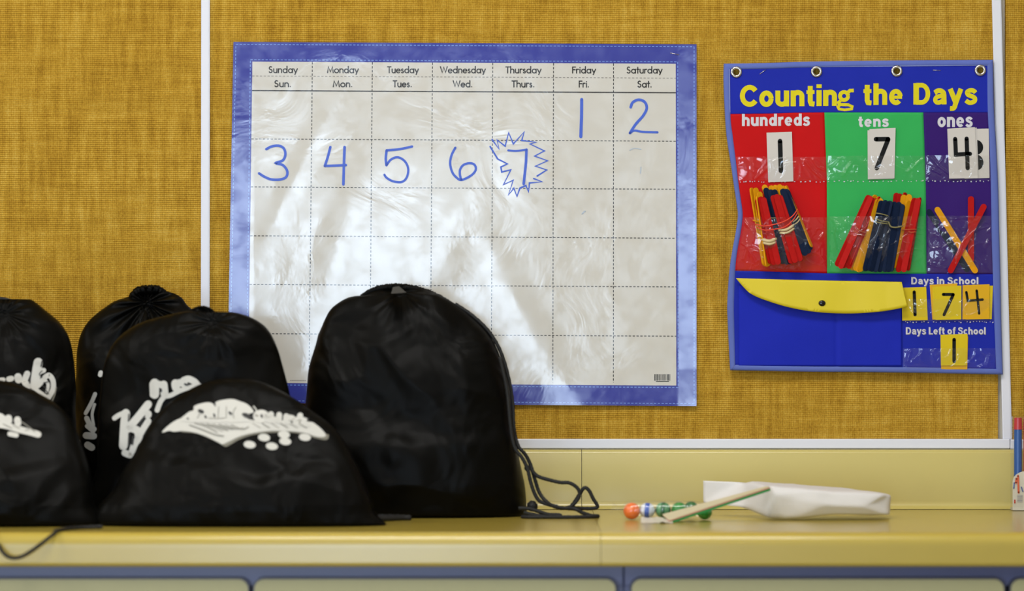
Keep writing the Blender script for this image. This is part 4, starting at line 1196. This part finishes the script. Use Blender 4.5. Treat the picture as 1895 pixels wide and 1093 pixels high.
dk = st([(720, 180), (715, 300)], 6) + st([(640, 185), (632, 300)], 6) + st([(540, 300), (620, 305), (700, 300)], 5) + st([(820, 190), (790, 240), (800, 300)], 6) + st([(420, 300), (450, 250)], 6)
bag_print('print_outline', dk, bvE, .0017, M['ink_mid'], bagE, 5)
for x, y in ((960, 573), (1107, 500), (1187, 590), (1312, 470), (1325, 540), (1527, 497)):
    bag_print('print_dot', ellipse(290 + x * k3, 720 + y * k3, 62 * k3, 38 * k3, .12), bvE, .0011, M['ink_white'], bagE, 5)
# tilted script on bag D
k2 = 260 / 1421
def D2(*pts): return [(140 + x * k2, 660 + y * k2) for x, y in pts]
def st2(pts, w, fn=D2, k=k2):
    if fn is D2: w *= 1.12
    q = fn(*pts)
    return ribbon([(v.x, v.y) for v in crom([(a, b, 0) for a, b in q], 4)] if len(q) > 2 else q, w * k)
lt = st2([(395, 620), (440, 590), (510, 560)], 44) + st2([(510, 570), (495, 700), (485, 900)], 76) + st2([(735, 480), (640, 600), (530, 730)], 70) + st2([(560, 720), (630, 750), (640, 830)], 70)
lt += st2([(730, 580), (728, 584)], 74) + st2([(735, 650), (690, 720), (650, 790)], 56) + st2([(500, 970), (560, 985), (590, 900), (640, 820)], 60)
lt += st2([(800, 265), (800, 380)], 80) + st2([(890, 280), (900, 380)], 70) + st2([(810, 270), (850, 280)], 60) + st2([(900, 400), (860, 450), (825, 540)], 44)
lt += st2([(900, 400), (960, 390), (1050, 345), (1150, 310), (1255, 290)], 42) + st2([(1010, 270), (1015, 310)], 76) + st2([(1090, 240), (1140, 225), (1200, 250), (1230, 285)], 60) + st2([(1050, 260), (1100, 280)], 60) + st2([(770, 270), (775, 390)], 40)
bag_print('print_lettering', lt, bvD, .0008, M['ink_white'], bagD, 5)
dk = st2([(860, 330), (862, 345)], 22) + st2([(1105, 275), (1125, 285), (1145, 275)], 16) + st2([(545, 780), (540, 900)], 16) + st2([(585, 810), (575, 880)], 20) + st2([(540, 580), (535, 650)], 10) + st2([(640, 700), (700, 600)], 12)
bag_print('print_counters', dk, bvD, .0013, M['ink_black'], bagD, 5)
# slivers of print on bag C, seen at its left flank
def C2(*pts): return [(140 + x * k2, 660 + y * k2) for x, y in pts]
lt = st2([(200, 375), (160, 470), (105, 570)], 36) + st2([(195, 480), (170, 580), (185, 690)], 26) + st2([(115, 620), (150, 690), (190, 730)], 46) + st2([(120, 700), (180, 750)], 40) + st2([(110, 795), (185, 800)], 62) + st2([(125, 890), (165, 915)], 64)
lt += st2([(40, 850), (42, 900)], 26) + st2([(255, 160), (250, 185)], 40)
bag_print('print_lettering', lt, bvC, .0008, M['ink_white'], bagC, 5)
# bag A lettering
k1 = 200 / 994
def A1(*pts): return [(0 + x * k1, 640 + y * k1) for x, y in pts]
sA = lambda p, w: st2(p, w, A1, k1)
lt = sA([(-60, 330), (0, 315), (30, 310)], 42) + sA([(80, 305), (105, 300)], 50) + sA([(165, 285), (170, 310)], 70) + sA([(250, 255), (225, 330), (270, 365)], 56) + sA([(350, 150), (335, 240), (320, 340)], 84) + sA([(270, 360), (340, 370), (395, 310)], 46)
lt += sA([(410, 290), (450, 270), (485, 320), (485, 400), (445, 475)], 46) + sA([(440, 480), (400, 450), (330, 400), (280, 370)], 34) + sA([(330, 250), (400, 225)], 46) + sA([(395, 300), (440, 350), (430, 420)], 30)
bag_print('print_lettering', lt, bvA, .0008, M['ink_white'], bagA, 5)
dk = sA([(385, 140), (375, 190)], 12) + sA([(385, 230), (360, 260), (385, 290)], 8) + sA([(400, 340), (440, 330)], 9) + sA([(390, 370), (425, 390)], 8) + sA([(420, 410), (445, 440)], 8) + sA([(275, 290), (272, 340)], 14)
bag_print('print_counters', dk, bvA, .0013, M['ink_black'], bagA, 5)
lt = sA([(515, 380), (500, 450), (478, 505)], 12)
bag_print('print_shadow', lt, bvA, .0008, M['ink_grey'], bagA, 5)
# bag B lettering
lt = sA([(-80, 640), (0, 655), (30, 680)], 70) + sA([(78, 665), (80, 690)], 64) + sA([(160, 680), (165, 710)], 62) + sA([(-60, 720), (60, 735), (180, 770), (300, 800), (350, 815)], 60) + sA([(90, 810), (150, 822)], 44)
bag_print('print_lettering', lt, bvB, .0008, M['ink_white'], bagB, 5)
dk = sA([(30, 720), (110, 760)], 6) + sA([(200, 700), (280, 760), (320, 790)], 9) + sA([(230, 780), (270, 770)], 6) + sA([(120, 730), (180, 760)], 6)
bag_print('print_hatching', dk, bvB, .0013, M['ink_mid'], bagB, 5)

# hems, folds of the mouth and cords --------------------------------------
def hem(root, pts, dmid, r, seed):
    """gathered channel: a fat wrinkled tube along the mouth of the bag"""
    c = crom([(x, y, 0) for x, y in pts], 14)
    path = [P(v.x, v.y, dmid) for v in c]
    V, Fc = tube_geo(path, r, 16)
    random.seed(seed)
    n = len(path)
    for i in range(n):
        e = math.sin(PI * min(1, max(0, i / (n - 1)))) ** .35
        k = .62 + .38 * math.sin(i * 2.1 + 2 * math.sin(i * .7 + seed))
        for q in range(16):
            p = V[i * 16 + q]; V[i * 16 + q] = path[i] + (p - path[i]) * max(.1, e * (.75 + .25 * k))
    return mesh('gathered_hem', V, Fc, M['nylon_lo'], root, smooth=True)
hem(bagF, [(664, 551), (690, 537.5), (716, 532), (742, 531.5), (772, 536), (806, 547), (840, 564)], .195, .0065, 3)
hem(bagC, [(240, 552), (256, 539), (275, 537), (292, 537), (308, 545)], .135, .009, 4)
hem(bagD, [(352, 578), (366, 573), (380, 572.5), (394, 577)], .300, .006, 5)
hem(bagA, [(-60, 556), (-20, 553), (10, 556.5), (36, 564), (58, 571)], .245, .0050, 6)
tube('cord', [P(v.x, v.y, v.z) for v in crom([(-40, 566, .25), (-14, 553.5, .25), (4, 552.5, .25), (24, 557, .25), (44, 566, .26), (70, 590, .27)], 8)], .0025, M['cord'], bagA)
# label tab at the top of bag F
tb = mesh('fabric_tab', [P(727, 531, .225), P(738, 529, .225), P(752, 541, .270), (P(724, 543, .270)), P(727, 531, .215), P(738, 529, .215), P(752, 541, .262), P(724, 543, .262)], [(0, 1, 2, 3), (7, 6, 5, 4), (0, 4, 5, 1), (1, 5, 6, 2), (2, 6, 7, 3), (3, 7, 4, 0)], simple('grey_tab', srgb(46, 45, 42), .7), bagF)
kc = .1646
def FC(*pts): return [(900 + x * kc, 800 + y * kc) for x, y in pts]
cr = .0027
cord([(842, 562), (872, 582), (902, 610), (924, 645), (939, 690), (948, 740), (951, 790)] + FC((330, 60), (370, 170), (440, 250), (500, 370), (545, 520), (590, 660), (660, 760), (760, 830), (900, 850), (1000, 860), (1080, 900), (1200, 940), (1255, 960), (1200, 988), (1000, 1000), (700, 997), (500, 985), (400, 962)), .25, cr, bagF, dlist=[.20, .20, .20, .20, .20, .20, .21] + [.21, .22, .22, .22, .23, .23, .24, .24, .24, .25, .25, .25, .262, .275, .285, .285, .285, .275])
cord([(925, 660), (938, 720), (944, 780)] + FC((290, 60), (330, 190), (400, 280), (460, 400), (500, 560), (545, 690), (600, 770), (700, 810), (800, 830)), .24, cr, bagF)
cord(FC((500, 400), (540, 460), (600, 500), (700, 530), (830, 560), (930, 565), (1010, 610), (1050, 680), (1020, 760), (950, 830), (860, 850), (780, 840)), .235, cr, bagF)
cord(FC((920, 860), (985, 790), (1050, 690), (1100, 622), (1150, 645), (1200, 740), (1250, 830), (1190, 852), (1040, 850), (930, 842)), .225, cr, bagF)
cord(FC((360, 850), (480, 855), (600, 890), (700, 920), (820, 925), (815, 945), (640, 940), (420, 900)), .25, cr, bagF)
# knots at the bag corner
for x, y, rr in ((985, 936, .008), (976, 866, .0045)):
    bm = bmesh.new(); bmesh.ops.create_icosphere(bm, subdivisions=3, radius=rr)
    for v in bm.verts:
        v.co *= 1 + .2 * noise.noise(v.co * 300); v.co += P(x, y, .23)
    frombm('cord_knot', bm, M['cord'], bagF, True)
cord([(-30, 985), (-12, 998), (-3, 1008), (5, 1021), (14, 1029), (27, 1032), (42, 1028.5), (63, 1015.5), (84, 999.5), (101, 987), (120, 980), (150, 976), (190, 974)], .646, .0026, bagB, dlist=[.56, .625, .640, .645, .646, .647, .646, .645, .643, .632, .585, .55, .54])
cord([(520, 985), (600, 975), (660, 968), (700, 966), (742, 965), (757, 962), (742, 958), (700, 958)], .4, .004, bagE, dlist=[.45, .41, .38, .36, .33, .325, .31, .30])

# ------------------------------------------------------------------ small things on the counter
# white paper bag on its side
def cz(py, d): return P(0, py, d).z
pb = empty('paper_bag', P(1530, 963, .30), 'white paper bag lying folded on its side on the counter', 'bag')
PB = {
    'a': (1430, 899, .335), 'b': (1636, 913.5, .325), 'c': (1650, 917, .310), 'd': (1648, 954, .318), 'e': (1590, 953, .330), 'f': (1452, 962, .338), 'f2': (1420, 960, .332),
    'g': (1375, 940.5, .262), 'h': (1297, 932, .205), 'i': (1297, 886.5, .205), 'j': (1380, 889.5, .215), 'k': (1440, 892.5, .225), 'l': (1560, 901, .215), 'm': (1640, 911.5, .215),
    'n': (1645, 947, .215), 'o': (1440, 945, .215), 'p': (1418, 900, .325), 'q': (1436, 914, .345), 'r': (1530, 907, .338), 's': (1525, 934, .3425), 't': (1600, 938, .338), 'u': (1520, 954, .332),
}
keys = list(PB); PV = [P(*PB[k]) for k in keys]; ix = {k: i for i, k in enumerate(keys)}
PF = ['aqsr', 'rstb', 'btc', 'tdc', 'teed', 'suet', 'qfus', 'pf2qa', 'arbml k', 'ijpgh', 'pg_f2', 'jkap', 'bcm', 'cdnm', 'deuo n', 'ufo', 'fgo', 'klo', 'lmno']
faces = [('a', 'q', 's', 'r'), ('r', 's', 't', 'b'), ('b', 't', 'c'), ('t', 'd', 'c'), ('t', 'e', 'd'), ('s', 'u', 'e', 't'), ('q', 'f', 'u', 's'), ('p', 'f2', 'q', 'a'), ('f2', 'f', 'q'),
         ('a', 'r', 'l', 'k'), ('r', 'b', 'm', 'l'), ('i', 'j', 'g', 'h'), ('j', 'p', 'g'), ('p', 'g', 'f2'), ('j', 'k', 'a', 'p'), ('b', 'c', 'm'), ('c', 'd', 'n', 'm'), ('d', 'e', 'n'), ('e', 'u', 'o', 'n'), ('u', 'f', 'o'), ('f', 'f2', 'o'), ('f2', 'g', 'o'),
         ('k', 'l', 'o'), ('l', 'm', 'n', 'o'), ('j', 'k', 'o')]
bm = bmesh.new(); bv = [bm.verts.new(v) for v in PV]
for f in faces:
    try: bm.faces.new([bv[ix[k]] for k in f])
    except ValueError: pass
bmesh.ops.recalc_face_normals(bm, faces=bm.faces)
bmesh.ops.triangulate(bm, faces=bm.faces)
for it in range(3): bmesh.ops.subdivide_edges(bm, edges=bm.edges, cuts=1, use_grid_fill=True)
for _ in range(2): bmesh.ops.smooth_vert(bm, verts=bm.verts, factor=.5, use_axis_x=True, use_axis_y=True, use_axis_z=True)
for v in bm.verts:
    n = noise.noise(v.co * 26); n2 = noise.noise(v.co * 70)
    v.co += v.normal * (n * .0018 + n2 * .0005)
    v.co.z = max(v.co.z, ZT + .0008)
me = bpy.data.meshes.new('paper_shell'); bm.to_mesh(me); bm.free()
me.polygons.foreach_set('use_smooth', [True] * len(me.polygons))
po = link('paper_shell', me, M['paper'], pb)
md = po.modifiers.new('solid', 'SOLIDIFY'); md.thickness = .0004

# sweets in a clear wrapper
ball_g = 'round gumballs lying in a row beside the paper bag'
def ball(px, py, d, r, mat, label, cat='gumball'):
    bm = bmesh.new(); bmesh.ops.create_uvsphere(bm, u_segments=28, v_segments=16, radius=r)
    o = frombm('gumball', bm, mat, None, True)
    p = P(px, py, d); p.z = max(p.z, ZT + r + .0006)
    o.location = p
    return tag(o, label, cat, ball_g)
def swirl(name, c1, c2, scale=60):
    m, nt, b = newmat(name); setp(b, c1, .18, coat=.5)
    tc = node(nt, 'ShaderNodeTexCoord'); w = node(nt, 'ShaderNodeTexWave'); w.inputs['Scale'].default_value = scale; w.inputs['Distortion'].default_value = 2
    nt.links.new(tc.outputs['Object'], w.inputs[0])
    r = node(nt, 'ShaderNodeValToRGB'); r.color_ramp.elements[0].color = c1; r.color_ramp.elements[1].color = c2
    r.color_ramp.elements[0].position = .4; r.color_ramp.elements[1].position = .6
    nt.links.new(w.outputs[0], r.inputs[0]); nt.links.new(r.outputs[0], b.inputs['Base Color'])
    return m
db = .312
orange = simple('orange_candy', srgb(240, 112, 32), .22, coat=.4)
blue_white = swirl('blue_white_candy', srgb(40, 82, 178), srgb(206, 214, 224), 22)
dgreen = swirl('dark_green_candy', srgb(22, 92, 48), srgb(88, 150, 100), 26)
green = simple('green_candy', srgb(34, 134, 44), .22, coat=.4)
teal = simple('deep_green_candy', srgb(14, 104, 48), .2, coat=.4)
ball(1169, 945, db, .0122, orange, 'orange gumball at the left end of the row')
ball(1198, 944, db, .0113, blue_white, 'blue and white striped gumball next to the orange one')
ball(1227, 943, db, .0115, dgreen, 'dark green marbled gumball, third from the left end')
ball(1257, 943, db, .0115, green, 'bright green gumball just left of the slanting card')
ball(1279, 941, db - .022, .0110, teal, 'deep green gumball behind the bright green one')
ball(1304, 950, db + .004, .0110, green, 'green gumball at the right end under the slanting card')
wrap = empty('clear_wrapper', P(1230, 963, db), 'clear cellophane tube wrapped round the gumballs, twisted at its left end', 'wrapper')
path = [P(x, y, db) for x, y in ((1132, 938), (1142, 940), (1150, 943), (1158, 944), (1170, 944), (1198, 944), (1228, 944), (1258, 944), (1288, 945), (1312, 947), (1320, 949))]
rad = [.008, .0025, .006, .0128, .0142, .0140, .0142, .0140, .0140, .0135, .008]
V, Fc = tube_geo(path, 1.0, 24)
for i, pth in enumerate(path):
    for q in range(24):
        v = V[i * 24 + q] - pth
        nn = pth + v * rad[i] * (1 + .06 * noise.noise((i * .9, q * .8, 2)))
        nn.z = max(nn.z, ZT + .0003); V[i * 24 + q] = nn
mesh('cellophane', V, Fc[:-2], M['cello'], wrap, smooth=True)
# crumpled white end of the wrapper
V = []; Fc = []
for j in range(7):
    for i in range(15):
        x = 1186 + i * 4.2; y = 957 + j * 1.8 + .12 * i
        p = P(x, y, .335 + .012 * j); p.z = ZT + .001 + .004 * (1 - j / 6) + .0035 * noise.noise((i * .5, j * .9, 3)) ; p.z = max(p.z, ZT + .0006)
        V.append(p)
for j in range(6):
    for i in range(14): Fc.append((j * 15 + i, j * 15 + i + 1, (j + 1) * 15 + i + 1, (j + 1) * 15 + i))
mesh('wrapper_end', V, Fc, simple('crumpled_white_film', srgb(222, 214, 196), .3), wrap, True)

# slanting greeting card / flat packet resting on the paper bag
sl = empty('flat_packet', P(1238, 968, .38), 'thin flat packet with pink and green edges leaning up against the white paper bag', 'packet')
def slab3(name, A, B, C, E, t0, t1, mat):
    """A,B near edge (low, high), E,C far edge; thickness from t0 to t1 below"""
    n = (B - A).cross(E - A).normalized()
    if n.z < 0: n = -n
    V = [p - n * t0 for p in (A, B, C, E)] + [p - n * t1 for p in (A, B, C, E)]
    bm = bmesh.new(); vs = [bm.verts.new(v) for v in V]
    for f in ((0, 1, 2, 3), (7, 6, 5, 4), (0, 4, 5, 1), (1, 5, 6, 2), (2, 6, 7, 3), (3, 7, 4, 0)): bm.faces.new([vs[k] for k in f])
    return frombm(name, bm, mat, sl)
A = P(1238, 961.5, .385); B = P(1424, 900, .362); C = P(1408, 897, .345); E = P(1222, 950, .33)
E = P(1226, 951, .345); C = P(1419, 898.8, .352)
slab3('cover', A, B, C, E, 0, .0012, simple('cream_card', srgb(206, 196, 160), .4))
slab3('pink_layer', A, B, C, E, .0012, .0026, simple('pink_card', srgb(196, 108, 118), .45))
slab3('green_layer', A, B, C, E, .0026, .0062, simple('green_card', srgb(40, 138, 74), .45))

# pack of markers at the right end, standing against the backsplash
pk = empty('marker_pack', P(1915, 944, .06), 'clear upright pack with white printed card, holding markers, at the right edge', 'pack')
dA, dB = .038, .066
xa, xb = P(1873, 0, .06).x, P(1985, 0, .06).x
zt_, zbot = P(0, 768, .06).z, ZT
bm = bmesh.new(); 
pts = [(xa, zbot + .0006)]
cxx = xa + .028
pts = [(xa, 0), (xa, .045)] + [(xa + .028 - .028 * math.cos(a), .045 + .016 * math.sin(a)) for a in [PI * k / 10 for k in range(1, 10)]] + [(xa + .056, .045), (xb, .045), (xb, 0)]
A_ = [bm.verts.new((x, -dB - .001, ZT + .001 + z)) for x, z in pts]; B_ = [bm.verts.new((x, -dB, ZT + .001 + z)) for x, z in pts]
bm.faces.new(A_); bm.faces.new(B_)
for i in range(len(pts)): bm.faces.new((A_[i], A_[(i + 1) % len(pts)], B_[(i + 1) % len(pts)], B_[i]))
frombm('front_card', bm, simple('white_glossy_card', srgb(214, 208, 190), .35), pk)
box('tray', xa, xb, -dB + .0005, -dA, ZT + .0008, ZT + .004, simple('white_tray', srgb(205, 200, 184), .5), pk)
bm = bmesh.new(); add_box(bm, xa, xb, -dB - .0012, -dA + .001, ZT + .0045, zt_ - .002, .001, 1)
frombm('clear_sleeve', bm, M['cello'], pk)
def pc(name, pts, w, mat):
    sh = []
    for p in pts: sh += ribbon(p, w)
    printed(name, sh, lambda x, y: P(x, y, dB + .0022), mat, pk)
pc('printed_mark', [[(1884, 880), (1885, 911)], [(1881, 885), (1880, 893)]], 3.6, simple('orange_print', srgb(206, 92, 52), .5))
pc('printed_stripe', [[(1877, 893), (1876, 903)], [(1890, 901), (1893, 909)]], 2.4, simple('grey_blue_print', srgb(100, 112, 160), .5))
pc('printed_text', [[(1883, 916 + i * 2.4), (1892, 916 + i * 2.4)] for i in range(6)], 1.0, simple('grey_print', srgb(150, 145, 150), .5))
pc('printed_dot', [[(1878, 925), (1878, 930)]], 2.4, M['band_red'])
mk_cols = [('blue', srgb(22, 84, 160)), ('orange', srgb(222, 84, 28)), ('green', srgb(40, 140, 70)), ('violet', srgb(96, 50, 140)), ('yellow', srgb(230, 190, 40)), ('blue', srgb(30, 60, 150))]
for i, (cn, cc) in enumerate(mk_cols):
    cx0 = xa + .010 + i * .0145
    mt = simple('marker_%s' % cn, cc, .35)
    t = empty('marker', (cx0, -(dA + dB) / 2, ZT + .005), '%s marker with red cap standing in the clear pack at the right edge' % cn if i < 5 else 'second blue marker, outermost in the clear pack at the right edge', 'marker', 'markers in the clear pack')
    def cyl(nm, z0_, z1_, r0, r1, m_):
        bm = bmesh.new(); bmesh.ops.create_cone(bm, cap_ends=True, segments=18, radius1=r0, radius2=r1, depth=z1_ - z0_)
        for v in bm.verts: v.co += Vector((cx0, -(dA + dB) / 2, (z0_ + z1_) / 2))
        frombm(nm, bm, m_, t)
    cyl('barrel', ZT + .005, zt_ - .022, .0062, .0062, mt)
    cyl('cap', zt_ - .0218, zt_ - .004, .0066, .0058, simple('red_cap', srgb(190, 40, 50), .3))
